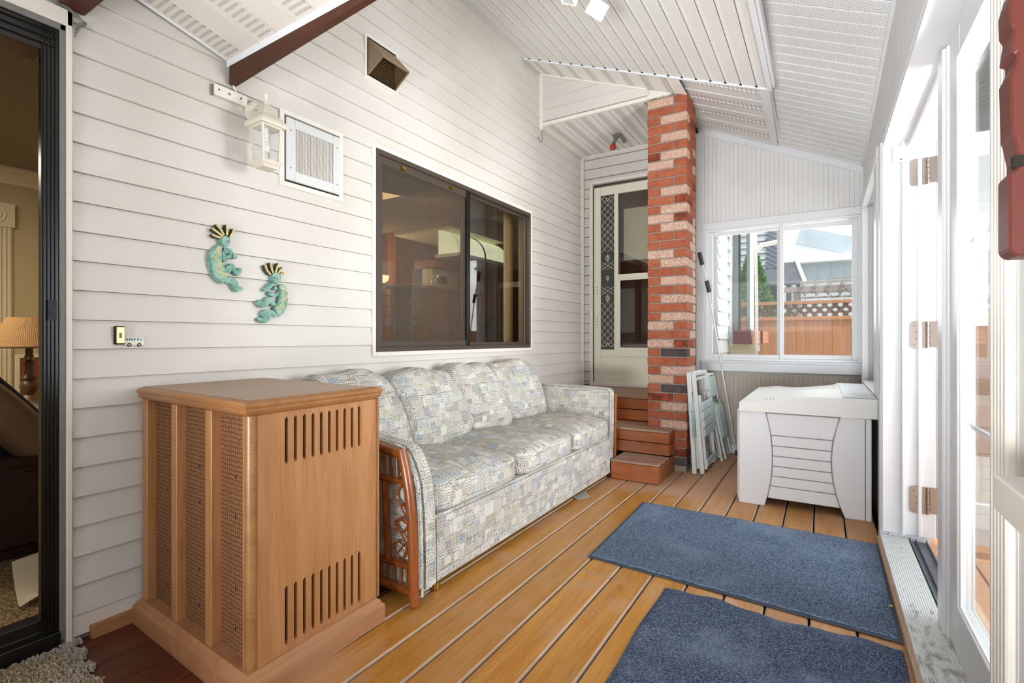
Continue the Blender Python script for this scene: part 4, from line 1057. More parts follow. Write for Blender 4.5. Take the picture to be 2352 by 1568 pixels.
# lid
m = MB(); nx, ny = 30, 24
def lidz(x, y):
    k = min(1, max(0, (x + .445) / .42)); k = k * k * (3 - 2 * k) * .5 + k * .5
    z = .642 + .056 * k
    if y > 4.02 and x < .075:
        e = (y - 4.02) / .7; w = max(0, 1 - ((x + .10) / .22) ** 2)
        z -= .03 * min(1, e * 2.2) * w
    if x > .085: z = .700
    if y > 4.6: z -= .02 * ((y - 4.6) / .25) ** 2
    return z
xs = [-.45 + (.712) * i / nx for i in range(nx + 1)]; ys = [3.475 + 1.375 * j / ny for j in range(ny + 1)]
vs = [(x, y, lidz(x, y)) for x in xs for y in ys]; fs = [(i * (ny + 1) + j, (i + 1) * (ny + 1) + j, (i + 1) * (ny + 1) + j + 1, i * (ny + 1) + j + 1) for i in range(nx) for j in range(ny)]
m.add(vs, fs)
n0 = len(vs); bz = .592
low = {}
rim = [i * (ny + 1) for i in range(nx + 1)] + [nx * (ny + 1) + j for j in range(1, ny + 1)] + [i * (ny + 1) + ny for i in range(nx - 1, -1, -1)] + [j for j in range(ny - 1, 0, -1)]
m.v += [Vector((vs[r_][0], vs[r_][1], bz - .003)) for r_ in rim]
k = len(rim)
for q in range(k): m.f.append((rim[q], n0 + q, n0 + (q + 1) % k, rim[(q + 1) % k])); m.m.append(0)
m.f.append(tuple(n0 + q for q in range(k - 1, -1, -1))); m.m.append(0)
m.build('lid', M['boxlid'], bx, True, bevel=.0)
MB().box((.098, 3.50, .7005), (.255, 4.6, .704)).build('lid_panel', flat('cool_grey_plastic', (196, 203, 206), .35), bx, bevel=.002)
for (x, dy) in ((-.28, 0), (-.305, 0), (-.262, 0)): MB().lathe([(.004, 0), (.004, .002)], (x, 3.56, lidz(x, 3.56)), 'z', 8).build('rivet_hole', M['gap'], bx)

# ---- mats
m1 = thing('door_mat', 'ribbed blue mat with rubber edge, the farther of the two on the deck', 'mat', (-.36, 2.68, 0))
cor = [(-.954, 2.244), (.237, 2.163), (.247, 3.143), (-.972, 3.183)]
def Q(s, t, z=0):
    a = Vector(cor[0]) * (1 - s) * (1 - t) + Vector(cor[1]) * s * (1 - t) + Vector(cor[2]) * s * t + Vector(cor[3]) * (1 - s) * t
    return Vector((a.x, a.y, z))
m = MB(); NX, NR = 40, 108; e = .014
for j in range(NR * 4 + 1):
    ph = j % 4; z = (.0055, .0105, .0112, .0060)[ph]
    for i in range(NX + 1):
        m.v.append(Q(e + (1 - 2 * e) * i / NX, .02 + .96 * j / (NR * 4), z + .0008 * math.sin(i * 1.7 + j * .11)))
for j in range(NR * 4):
    for i in range(NX):
        a = j * (NX + 1) + i; m.f.append((a, a + 1, a + NX + 2, a + NX + 1)); m.m.append(1 if j % 4 in (2, 3) else 0)
m.build('ribbed_pile', [M['mat1'], matmat('ribbed_mat_valley_shade', 170, (78, 94, 122), (126, 142, 166), (42, 54, 80))], m1)  # darker copy in the valleys puts shade between the ribs into the colour
m = MB()
for (s0, t0, s1, t1) in ((0, 0, 1, .02), (0, .98, 1, 1), (0, .02, e, .98), (1 - e, .02, 1, .98)):
    vs = [Q(s0, t0, .001), Q(s1, t0, .001), Q(s1, t1, .001), Q(s0, t1, .001), Q(s0, t0, .005), Q(s1, t0, .005), Q(s1, t1, .005), Q(s0, t1, .005)]
    m.add(vs, [(3, 2, 1, 0), (4, 5, 6, 7), (0, 1, 5, 4), (1, 2, 6, 5), (2, 3, 7, 6), (3, 0, 4, 7)])
m.add([Q(0, 0, .003), Q(1, 0, .003), Q(1, 1, .003), Q(0, 1, .003)], [(0, 1, 2, 3)])
m.build('rubber_border', M['rubber'], m1)
m2 = thing('door_mat', 'mottled blue mat without a border, nearest the camera', 'mat', (-.2, 1.6, 0)); 
m = MB(); nx, ny = 90, 110
for j in range(ny + 1):
    for i in range(nx + 1):
        s, t = i / nx, j / ny
        x = -.565 + s * (.236 + .565 - .012 * t) + .004 * math.sin(t * 21); y = .25 + t * (1.885 - .02 * s) + (.012 * math.sin(s * 9) + .006 * math.sin(s * 31) if t > .97 else 0)
        ed = min(s, 1 - s, t, 1 - t) * 40
        m.v.append(Vector((x, y, .002 + .009 * min(1, ed) + (R.uniform(-.0012, .0012) if ed > .5 else 0) + (.006 * max(0, math.sin(s * 5.5)) ** 4 if t > .95 else 0))))
for j in range(ny):
    for i in range(nx):
        a = j * (nx + 1) + i; m.f.append((a, a + 1, a + nx + 2, a + nx + 1)); m.m.append(0)
m.build('pile', M['mat2'], m2, True)

# ---- yellow leaf and dust bits on the sill side
lf = MB().prism([(0, 0), (.012, .006), (.03, .004), (.022, -.004), (.01, -.005)], lambda u, v, t: (.222 + v * 1.2, 2.43 - u, .014 + t + u * .2), 0, .001).build('fallen_leaf', flat('yellow_leaf', (206, 190, 70), .6), None)
tag(lf, 'tiny yellow fallen leaf on the right edge of the ribbed mat', 'leaf')
pp = MB().prism([(-1.40, 3.04), (-1.385, 3.22), (-1.30, 3.10), (-1.345, 3.0)], lambda u, v, t: (u, v, .002 + t), 0, .0015).build('paper_scrap', flat('grey_paper', (176, 168, 160), .8), None)
tag(pp, 'grey paper scrap on the deck under the far front of the sofa', 'paper')

# ---- shaggy rug by the patio door
rg = thing('shaggy_rug', 'shaggy beige yarn rug on the deck before the black patio door', 'rug', (-2.0, .3, 0))
def rug_in(x, y):
    return -2.215 < x and y < .70 - .15 * (x + 2.2) + .012 * math.sin(x * 60) and x < -1.5
m = MB(); N = 6500; c_ = 0
while c_ < N:
    x = R.uniform(-2.24, -1.5); y = R.uniform(.22, .72)
    if not rug_in(x, y): continue
    c_ += 1; a = R.gauss(-.35, .5); L_ = R.uniform(.008, .016); w = R.uniform(.0025, .0045); h = R.uniform(.007, .018); dx, dy = math.cos(a), math.sin(a)
    vs = []
    for (t, zz, ww) in ((-1, .003, .6), (-.4, h, 1), (.4, h, 1), (1, .003, .6)):
        for sg in (-1, 1): vs.append((x + dx * L_ * t - dy * w * ww * sg, y + dy * L_ * t + dx * w * ww * sg, zz))
        vs.append((x + dx * L_ * t, y + dy * L_ * t, zz + w * ww))
    fs = []
    for i in range(3):
        a0, b0 = i * 3, (i + 1) * 3; fs += [(a0, a0 + 2, b0 + 2, b0), (a0 + 2, a0 + 1, b0 + 1, b0 + 2)]
    m.add(vs, fs)
m.build('yarn_loops', M['rug'], rg, True, kind='stuff')
MB().prism([(-2.24, .20), (-1.52, .20), (-1.52, .59), (-1.86, .64), (-2.0, .66), (-2.12, .68), (-2.21, .69)], lambda u, v, t: (u, v, t), .001, .008).build('backing', M['rug'], rg)

# ---- folding chairs
def wood_chair(label, dx, dy, top, s0=.02, so=.035):
    t = thing('folding_chair', label, 'chair', (-.79 + dx, 4.32 + dy, 0), 'folded chairs leaning by the brick column')
    bX, tX = -.790 + dx, top; H = .775
    def P(s, z, off=0): return Vector((bX + (tX - bX) * z / H + off, 4.095 + dy + s * .43, z))
    for s in (0, 1): MB().bar(P(s, .0), P(s, H), .02, .032, (1, 0, 0)).build('long_leg', M['whitemetal'], t, bevel=.003)
    for s in (.09, .91): MB().bar(P(s, .03, .02), P(s, .60, .02), .016, .026, (1, 0, 0)).build('short_leg', M['whitemetal'], t, bevel=.003)
    MB().bar(P(0, H - .012), P(1, H - .012), .02, .03, (0, 0, 1)).build('back_rail', M['whitemetal'], t, bevel=.003)
    MB().bar(P(0, H - .055), P(1, H - .055), .012, .02, (0, 0, 1)).build('back_rail', M['whitemetal'], t, bevel=.002)
    for z in (.285, .352, .419, .486): MB().add([P(s, z + dz, o_) for o_ in (so, so + .012) for s, dz in ((s0, 0), (.96 + s0, 0), (.96 + s0, .061), (s0, .061))], [(3, 2, 1, 0), (4, 5, 6, 7), (0, 1, 5, 4), (1, 2, 6, 5), (2, 3, 7, 6), (3, 0, 4, 7)]).build('seat_slat', M['paleblue'], t, bevel=.003)
    MB().add([P(s, .055 + dz, o_) for o_ in (.028, .04) for s, dz in ((.06, 0), (.94, 0), (.94, .05), (.06, .05))], [(3, 2, 1, 0), (4, 5, 6, 7), (0, 1, 5, 4), (1, 2, 6, 5), (2, 3, 7, 6), (3, 0, 4, 7)]).build('stretcher', M['paleblue'], t, bevel=.003)
    return t
wood_chair('outermost pale blue slatted folding chair, nearest in the leaning stack', 0, 0, -.858)
wood_chair('slatted folding chair squeezed between the brick column and another like it', -.055, -.02, -.889, -.24, .012)
def metal_chair(label, dx, dy, tX):
    HK = .955
    t = thing('folding_chair', label, 'chair', (-.73 + dx, 4.8 + dy, 0), 'folded chairs leaning by the brick column')
    bX = -.735 + dx; H = .76
    def P(s, z, off=0): return Vector((bX + (tX - bX) * z / H + off, 4.62 + dy + s * .31, z * HK))
    pts = [P(0, 0), P(.0, .35), P(.0, .68)] + [P(.12 - .12 * math.cos(a * .26), .68 + .08 * math.sin(a * .26)) for a in range(1, 6)] + [P(.88 + .12 * math.sin(a * .26), .68 + .08 * math.cos(a * .26)) for a in range(1, 6)] + [P(1, .68), P(1, .35), P(1, 0)]
    MB().tube(pts, .011, 8).build('tube_frame', M['whitemetal'], t, True)
    MB().tube([P(.05, .02, .03), P(.05, .52, .012), P(.95, .52, .012), P(.95, .02, .03)], .010, 8).build('leg_frame', M['whitemetal'], t, True)
    def plate(z0, z1, off, mt, name, th=.012, ins=.04, r=.08):
        out = []
        for (cx_, cz_, a0) in ((1 - ins - r * 2, z1 - r, 0), (ins + r * 2, z1 - r, 90), (ins + r * 2, z0 + r, 180), (1 - ins - r * 2, z0 + r, 270)):
            for q in range(5): a = math.radians(a0 + q * 22.5); out.append((cx_ + r * 2 * math.cos(a), cz_ + r * math.sin(a)))
        MB().prism(out, lambda u, v, tt: P(u, v, off + tt), 0, th).build(name, mt, t, bevel=.003)
    gg = flat('grey_green_vinyl', (176, 194, 188), .45)
    plate(.56, .74, -.004, gg, 'back_panel'); plate(.17, .50, .018, gg, 'seat_panel', .018); plate(.19, .48, .036, M['paleblue'], 'seat_pad', .008, .1, .06)
    MB().tube([P(0, .12), P(1, .12)], .008, 8).build('crossbar', M['whitemetal'], t, True)
    for s in (0, 1): MB().tube([P(s, 0), P(s, .025)], .014, 8).build('rubber_foot', M['whitemetal'], t, True)
    return t
metal_chair('round-backed metal folding chair with grey-green panel beside the white pole', 0, 0, -.86)
metal_chair('second round-backed metal folding chair tucked against the end wall corner', -.055, .015, -.905)

# ---- pole with grips
pl = thing('pole', 'long thin white pole with two dark grips leaning on the end wall', 'pole', (-.66, 4.93, 0))
a = onY(1607, 584, 4.93); b_ = onY(1616, 618, 4.93); c = onY(1624, 650, 4.93); d = onY(1690, 1034, 4.93)
MB().tube([a, b_, c, d], .0075, 8).build('shaft', M['whitemetal'], pl, True)
MB().tube([onY(1606, 580, 4.928), onY(1613, 608, 4.928)], .019, 12).build('grip', M['grip'], pl, True)
MB().tube([onY(1623, 645, 4.928), onY(1629, 671, 4.928)], .019, 12).build('grip', M['grip'], pl, True)
MB().tube([d, (d.x + .006, 4.93, .0)], .010, 8).build('tip', M['darkplastic'], pl, True)

# ================================================================== ON THE LEFT WALL
# square vent with perforated grille
vt = thing('wall_vent', 'square perforated metal vent grille right of the wall lantern', 'vent', (WL, 1.65, 1.79))
VY0, VY1, VZ0, VZ1 = 1.492, 1.808, 1.800, 2.100
MB().box((WL - .02, VY0 - .008, VZ0 - .008), (WL - .012, VY1 + .008, VZ1 + .008)).build('recess', M['gap'], vt)
MB().frame(XY(WL), VY0, VZ0, VY1, VZ1, .045, -.01, .008).build('frame', flat('pale_grey_metal', (206, 206, 204), .35, .5), vt, bevel=.004)
g = G('punched_metal_grille', .4, .4); p = g.sep(g.pos()); u, v = p[1] / .0088, p[2] / .0088
h = g.smooth(g.vor(g.comb(u, v, 0.), 1, 0, '2D'), .36, .28)
g.col(g.mix(h, srgb(206, 202, 194), srgb(104, 92, 80))); g.bump(h, .5, -.002)
MB().box((WL - .006, VY0 + .044, VZ0 + .044), (WL + .001, VY1 - .044, VZ1 - .044)).build('grille_plate', g.mat, vt)
MB().frame(XY(WL), VY0 + .04, VZ0 + .04, VY1 - .04, VZ1 - .04, .006, .004, .011).build('inner_rim', M['white'], vt, bevel=.002)
for (y, z) in ((VY0 + .022, VZ0 + .06), (VY0 + .022, VZ1 - .06), (VY1 - .022, VZ0 + .05), (VY1 - .022, VZ1 - .06)):
    MB().lathe([(.004, 0), (.0032, .003)], (WL + .007, y, z), 'x', 8).build('screw', M['steel'], vt)
# hooded exhaust vent
hv = thing('exhaust_hood', 'brown hooded exhaust vent with wire mesh high on the wall', 'vent', (WL, 2.11, 2.52))
Y0, Y1, Z0, Z1 = 2.0, 2.218, 2.53, 2.73; D = .115
hm = flat('tarnished_hood_metal', (150, 128, 104), .5, .4, .3, n=.15, ns=20)
MB().add([(WL, Y0, Z1), (WL, Y1, Z1), (WL + D, Y1 - .005, Z0 + .075), (WL + D, Y0 + .005, Z0 + .075)], [(0, 1, 2, 3)]).add(
    [(WL, Y0, Z0), (WL, Y0, Z1), (WL + D, Y0 + .005, Z0 + .075)], [(0, 1, 2)]).add([(WL, Y1, Z0), (WL, Y1, Z1), (WL + D, Y1 - .005, Z0 + .075)], [(0, 1, 2)]).build('hood', hm, hv)
MB().bar((WL + .004, Y0 + .002, Z0), (WL + D, Y0 + .007, Z0 + .072), .006, .014, (0, 0, 1)).bar((WL + .004, Y1 - .002, Z0), (WL + D, Y1 - .007, Z0 + .072), .006, .014, (0, 0, 1)).bar((WL + D - .003, Y0 + .005, Z0 + .072), (WL + D - .003, Y1 - .005, Z0 + .072), .006, .012).build('rim', hm, hv)
m = MB()
for i in range(15):
    y = Y0 + .01 + i * (Y1 - Y0 - .02) / 14; m.bar((WL + .004, y, Z0 + .003), (WL + D - .004, y, Z0 + .068), .0018, .0018)
for i in range(9):
    k = .04 + i * .115; m.bar((WL + .004 + (D - .01) * k, Y0 + .006, Z0 + .003 + .066 * k), (WL + .004 + (D - .01) * k, Y1 - .006, Z0 + .003 + .066 * k), .0018, .0018)
m.build('wire_mesh', M['brass'], hv)
MB().box((WL - .012, Y0, Z0), (WL - .004, Y1, Z1)).build('duct_shadow', M['gap'], hv)
# wiring cover
wc = thing('wiring_cover', 'long white metal wiring cover left of the lantern, under the fascia tip', 'cover', (WL, 1.22, 2.06))
MB().box((WL, 1.152, 2.062), (WL + .022, 1.292, 2.108)).build('cover', M['trim_cream'], wc, bevel=.004)
MB().box((WL, 1.146, 2.060), (WL + .012, 1.153, 2.104)).build('end_flange', M['steel'], wc)
for y in (1.168, 1.262): MB().lathe([(.0035, 0), (.0035, .002)], (WL + .022, y, 2.085), 'x', 8).build('screw', M['gap'], wc)
MB().box((WL + .022, 1.206, 2.080), (WL + .024, 1.216, 2.088)).build('knockout', M['steel'], wc)
# lantern
ln = thing('wall_lantern', 'beige coach lantern with glass sides fixed beside the square vent', 'lamp', (WL, 1.31, 2.04))
LM = M['lantern']; LC = Vector((-2.012, 1.286, 0)); hw = .041
MB().lathe([(.060, 0), (.060, .012), (.050, .022), (.034, .030), (.024, .045)], (WL + .0, 1.345, 2.050), 'x', 8, rot=math.pi / 8).build('backplate', LM, ln, bevel=.001)
MB().tube([(WL + .03, 1.33, 2.04), (WL + .07, 1.315, 2.025), (WL + .11, 1.298, 1.995), (-2.04, 1.288, 1.985)], [.024, .020, .018, .016], 10).build('arm', LM, ln, True)
def sq(prof, name, mat=LM, c=LC, bev=0): return MB().lathe([(r * 1.414 * .88, h) for r, h in prof], c, 'z', 4, rot=math.pi / 4).build(name, mat, ln, bevel=bev)
sq([(.066, 1.935), (.068, 1.945), (.064, 1.958), (.056, 1.962), (.050, 1.972), (.038, 1.984), (.028, 2.002), (.018, 2.022), (.013, 2.03), (.0, 2.03)], 'roof')
MB().lathe([(.010, 2.01), (.011, 2.035), (.006, 2.045), (.0055, 2.058), (.011, 2.068), (.012, 2.073), (.0, 2.075)], LC, 'z', 12).build('finial', LM, ln, True)
sq([(.048, 1.93), (.052, 1.94)], 'collar')
for sx in (-1, 1):
    for sy in (-1, 1): MB().bar(LC + Vector((sx * hw, sy * hw, 1.935)), LC + Vector((sx * (hw - .006), sy * (hw - .006), 1.79)), .009, .009, (1, 0, 0)).build('post', LM, ln, bevel=.001)
for (ax, sg) in ((0, -1), (0, 1), (1, -1), (1, 1)):
    w = hw - .003; P4 = [(-w, 1.79), (w, 1.79), (w, 1.935), (-w, 1.935)]
    MB().prism(P4, (lambda u, v, t: LC + Vector((sg * (hw - .003) + t, u, v))) if ax == 0 else (lambda u, v, t: LC + Vector((u, sg * (hw - .003) + t, v))), 0, .0015).build('glass_panel', M['glass'], ln)
sq([(.050, 1.79), (.052, 1.785), (.052, 1.778), (.040, 1.768), (.038, 1.760), (.0, 1.760)], 'tray')
MB().lathe([(.010, 1.93), (.010, 1.895), (.006, 1.89)], LC, 'z', 10).build('socket', M['whitemetal'], ln, True)
MB().lathe([(.006, 1.892), (.010, 1.885), (.008, 1.878), (.016, 1.865), (.019, 1.85), (.014, 1.832), (.0, 1.826)], LC, 'z', 12).build('bulb', M['bulb'], ln, True)
# doorbell + bus decal
db = thing('doorbell', 'slim brass doorbell button beside the black patio door', 'doorbell', (WL, .815, 1.05))
MB().box((WL - .004, .806, 1.020), (WL + .014, .836, 1.086)).build('case', M['gap'], db, bevel=.002)
MB().box((WL + .013, .808, 1.023), (WL + .018, .834, 1.084)).build('face', M['brass'], db, bevel=.002)
MB().box((WL + .017, .816, 1.043), (WL + .0195, .824, 1.063)).build('button', flat('dim_button', (120, 96, 50), .4), db)
bs = thing('bus_sticker', 'tiny white bus sticker with blue windows next to the doorbell', 'sticker', (WL, .865, 1.02))
XS = WL + .0035
MB().prism([(.838, 1.017), (.900, 1.017), (.902, 1.026), (.898, 1.043), (.840, 1.045)], XY(XS), 0, .0015).build('body', flat('sticker_white', (226, 222, 206), .5), bs)
bl = flat('sticker_blue', (60, 128, 150), .5)
for y in (.842, .850, .858, .866, .877): MB().box((XS + .0015, y, 1.034), (XS + .002, y + .006, 1.042)).build('window', bl, bs)
MB().prism([(.887, 1.034), (.895, 1.034), (.889, 1.042)], XY(XS + .0015), 0, .0005).build('window', bl, bs)
for y in (.852, .884):
    MB().lathe([(.007, 0), (.007, .002)], (XS, y, 1.018), 'x', 12).build('tyre', M['gap'], bs)
    MB().lathe([(.0035, .002), (.0035, .0028)], (XS, y, 1.018), 'x', 10).build('hub', flat('hub_grey', (190, 188, 180), .5), bs)

# flute-player figures (shapes measured in a 300x300 close-up frame)
def figure(label, body, head, hair, flute, arms, legs, zigs, dots, eye):
    t = thing('flute_player_figure', label, 'wall ornament', tuple(onX(420 + head[0][0] / 5.227, 480 + head[0][1] / 5.227, WL)), 'turquoise flute player wall figures')
    K = lambda p, off=.0: onX(420 + p[0] / 5.227, 480 + p[1] / 5.227, WL + .022) + Vector((off, 0, 0))
    def slab(P, th, mat, name, z0=0., bev=.003, par=t, sm=False):
        vs = [K(p, z0 - .022 * (z0 == 0)) for p in P] + [K(p, z0 + th - .022 * (z0 == 0)) for p in P]
        n = len(P)
        return MB().add(vs, [tuple(range(n)), tuple(range(2 * n - 1, n - 1, -1))] + [(i, i + n, (i + 1) % n + n, (i + 1) % n) for i in range(n)]).build(name, mat, par, sm, bevel=bev, seg=2)
    bo = slab(body, .026, M['verd'], 'body')
    c, r = head; hp = [(c[0] + r * (1.0 if abs(math.cos(a)) < .5 else .95) * math.cos(a), c[1] + r * 1.05 * math.sin(a)) for a in [q * math.pi / 9 for q in range(18)]]
    hd = slab(hp, .030, M['verd'], 'head')
    slab([(eye[0] + 13 * math.cos(a), eye[1] + 13 * math.sin(a)) for a in [q * math.pi / 4 for q in range(8)]], .004, M['verdk'], 'eye', .006, 0, hd)
    slab([(eye[0] + 7 * math.cos(a), eye[1] + 7 * math.sin(a)) for a in [q * math.pi / 4 for q in range(8)]], .006, M['gold'], 'pupil', .006, 0, hd)
    for H in hair:   # each feather: polyline centre + width
        pts = [Vector(p) for p in H]; L_, R_ = [], []
        for i, p in enumerate(pts):
            d = (pts[min(i + 1, len(pts) - 1)] - pts[max(i - 1, 0)]).normalized(); nn = Vector((-d.y, d.x)); w = 13 + 9 * i / (len(pts) - 1) - (6 if i == len(pts) - 1 else 0)
            L_.append(p + nn * w); R_.append(p - nn * w)
        f = slab([tuple(p) for p in L_ + R_[::-1]], .024, M['verdk'], 'feather')
        for k in (-.45, .1, .6):
            q = [p + (a_ - p) * k for p, a_ in zip(pts, L_)]
            MB().tube([K(p, .0025) for p in q], .0013, 6).build('gold_rib', M['gold'], f, True)
    for A in arms: slab(A, .024, M['verd'], 'arm')
    for A in legs: slab(A, .026, M['verd'], 'leg')
    fl = slab(flute, .030, M['verd'], 'flute')
    for Z in zigs: MB().tube([K(p, .005) for p in Z], .0022, 6).build('gold_zigzag', M['gold'], bo, False)
    for p in dots: MB().lathe([(.004, 0), (.003, .003), (.0, .004)], K(p, .003), 'x', 8).build('bead', M['gold'], bo, True)
    return t
figure('upper left turquoise flute player figure, facing right, on the siding',
    [(440, 420), (385, 450), (340, 510), (318, 590), (325, 680), (350, 770), (400, 840), (460, 892), (500, 885), (545, 800), (548, 760), (500, 700), (470, 640), (462, 560), (470, 480), (478, 450)],
    ((505, 390), 62),
    [[(455, 345), (400, 330), (350, 305)], [(470, 325), (415, 280), (350, 235)], [(490, 315), (455, 250), (400, 185)], [(525, 315), (530, 250), (525, 185)], [(562, 335), (595, 290), (612, 235)]],
    [(520, 470), (555, 462), (655, 580), (635, 600), (600, 590)],
    [[(470, 500), (500, 500), (520, 555), (580, 540), (600, 570), (540, 610), (520, 635), (480, 620), (465, 580)], [(490, 460), (530, 480), (560, 520), (540, 545), (500, 520)]],
    [[(505, 700), (590, 650), (625, 670), (632, 720), (660, 740), (650, 715), (680, 700), (712, 722), (690, 780), (660, 802), (620, 780), (590, 735), (545, 790), (510, 740)],
     [(500, 885), (540, 815), (620, 820), (655, 870), (665, 930), (690, 925), (725, 955), (725, 975), (650, 995), (620, 980), (600, 930), (585, 890)]],
    [[(430, 450), (400, 480), (430, 540), (365, 580), (440, 660), (395, 745), (535, 805)], [(462, 455), (415, 490), (448, 550), (385, 582), (460, 655), (420, 740), (540, 790)]],
    [(388, 520), (455, 490), (398, 665), (465, 725), (478, 808), (505, 812)], (537, 386))
figure('lower right turquoise flute player figure, facing left, on the siding',
    [(1190, 895), (1235, 930), (1258, 1000), (1262, 1080), (1245, 1170), (1210, 1240), (1150, 1295), (1140, 1270), (1090, 1200), (1130, 1140), (1155, 1080), (1170, 1000), (1150, 920)],
    ((1115, 830), 62),
    [[(1050, 790), (1005, 730), (985, 670)], [(1080, 770), (1060, 700), (1050, 640)], [(1110, 762), (1130, 700), (1150, 650)], [(1140, 775), (1170, 730), (1205, 705)], [(1160, 795), (1185, 775), (1220, 770)]],
    [(1060, 880), (1100, 900), (1020, 985), (1000, 985), (955, 975), (990, 940)],
    [[(1040, 985), (1100, 1010), (1165, 990), (1160, 1040), (1090, 1058), (1040, 1040), (1020, 1010)], [(1085, 940), (1110, 920), (1150, 950), (1130, 975), (1095, 970)]],
    [[(1120, 1140), (1095, 1170), (1045, 1130), (1010, 1170), (950, 1185), (905, 1150), (885, 1110), (920, 1085), (960, 1110), (985, 1090), (990, 1060), (1030, 1050), (1070, 1080)],
     [(1080, 1215), (1130, 1260), (1145, 1290), (1060, 1285), (1040, 1310), (1030, 1340), (990, 1370), (910, 1350), (885, 1320), (925, 1298), (965, 1310), (940, 1280), (950, 1230), (1000, 1205)]],
    [[(1175, 915), (1150, 930), (1210, 960), (1185, 1000), (1245, 1040), (1175, 1090), (1195, 1160), (1105, 1185)], [(1190, 930), (1170, 945), (1225, 975), (1200, 1005), (1250, 1050), (1192, 1100), (1212, 1180), (1125, 1200), (1140, 1215)]],
    [(1235, 985), (1175, 960), (1190, 1040), (1225, 1105), (1165, 1150), (1162, 1225)], (1098, 826))

# ---- entry recess ceiling light with two sockets
el = thing('twin_socket_light', 'small twin-socket ceiling light with one red bulb over the entry', 'lamp', (-1.62, 4.62, 2.97))
c = onZ(1418, 310, 2.966)
MB().lathe([(.045, 0), (.045, -.012), (.03, -.022), (.0, -.022)], c, 'z', 16).build('canopy', M['alum'], el, True)
for (dx, bulb) in ((-.022, True), (.055, False)):
    a = c + Vector((dx * .6, 0, -.015)); b_ = c + Vector((dx * 1.4, -.02, -.085))
    MB().tube([a, (a + b_) / 2, b_], [.012, .018, .019], 12).build('socket', M['alum'], el, True)
    if bulb: MB().lathe([(.0, .034), (.016, .028), (.03, .010), (.032, -.004), (.024, -.022), (.0, -.032)], b_ + Vector((-.004, -.004, -.03)), 'z', 14).build('red_bulb', M['bulbred'], el, True)
# ---- twin floodlights on the main ceiling
flg = thing('floodlight', 'cream twin-head security floodlight on the main ceiling, cut by the top edge', 'lamp', (-1.2, 2.7, 3.05))
fm = flat('cream_floodlight_plastic', (226, 222, 208), .4)
def head(px, py, z, n, roll):
    c = onZ(px, py, z); q = (-Vector(n)).to_track_quat('Z', 'Y').to_matrix().to_4x4()
    mt = Matrix.Translation(c) @ q @ Matrix.Rotation(roll, 4, 'Z')
    w, h, d_ = .052, .042, .062
    P = [(-w, -h, 0), (w, -h, 0), (w, h, 0), (-w, h, 0), (-w * .55, -h * .55, d_), (w * .55, -h * .55, d_), (w * .55, h * .55, d_), (-w * .55, h * .55, d_)]
    o = MB().add([mt @ Vector(p) for p in P], [(0, 1, 5, 4), (1, 2, 6, 5), (2, 3, 7, 6), (3, 0, 4, 7), (7, 6, 5, 4), (3, 2, 1, 0)]).build('lamp_head', fm, flg, bevel=.004)
    MB().frame(lambda a, b, t: mt @ Vector((a, b, t)), -w, -h, w, h, .009, -.012, .0).build('rim', fm, o, bevel=.002)
    MB().box((-w + .009, -h + .009, -.006), (w - .009, h - .009, -.003), mt=mt).build('lens', flat('lamp_lens', (186, 192, 196), .15, .6), o)
    return mt @ Vector((0, 0, d_))
p1 = head(1371, 20, 2.80, (.35, -.62, -.7), .5); p2 = head(1303, -8, 2.82, (-.55, -.35, -.75), .9)
cc = (p1 + p2) / 2 + Vector((0, .03, 0)); cc.z = zA(cc.x) - .004
MB().lathe([(.05, .0), (.05, -.02), (.035, -.03)], cc, 'z', 16).build('base', fm, flg, True)
for p in (p1, p2): MB().tube([cc + Vector((0, 0, -.02)), (cc + p) / 2 + Vector((0, 0, -.01)), p], .012, 8).build('neck', fm, flg, True)

# ---- brick-red plastic rack at the right edge
mr = thing('coat_rack', 'brick-red plastic rack with hook notches at the right edge of view', 'rack', (.27, 1.08, 1.15))
XE = .24
P = [(XE, 1.19), (XE, 1.50), (XE + .004, 1.545), (XE + .02, 1.585), (XE + .045, 1.60), (XE + .16, 1.60), (XE + .16, 1.165), (XE + .008, 1.165)]
n1, n2 = (1.468, 1.505), (1.300, 1.345)
P = [(XE + .008, 1.165), (XE, 1.175), (XE, 1.29), (XE + .010, 1.298), (XE + .010, 1.312), (XE + .005, 1.345), (XE + .003, 1.35), (XE + .001, 1.44), (XE + .008, 1.458), (XE + .008, 1.472), (XE + .001, 1.472), (XE + .0055, 1.51), (XE + .001, 1.515), (XE, 1.55), (XE + .006, 1.575), (XE + .02, 1.592), (XE + .16, 1.60), (XE + .16, 1.165)]
MB().prism(P, lambda u, v, t: (u, t, v), 1.045, 1.105).build('side_bracket', M['maroon'], mr, bevel=.003)
MB().box((XE + .004, 1.0435, 1.298), (XE + .12, 1.055, 1.315)).build('slot', M['gap'], mr)
MB().box((XE + .03, .80, 1.57), (XE + .14, 1.06, 1.595)).build('shelf_board', M['maroon'], mr, bevel=.003)

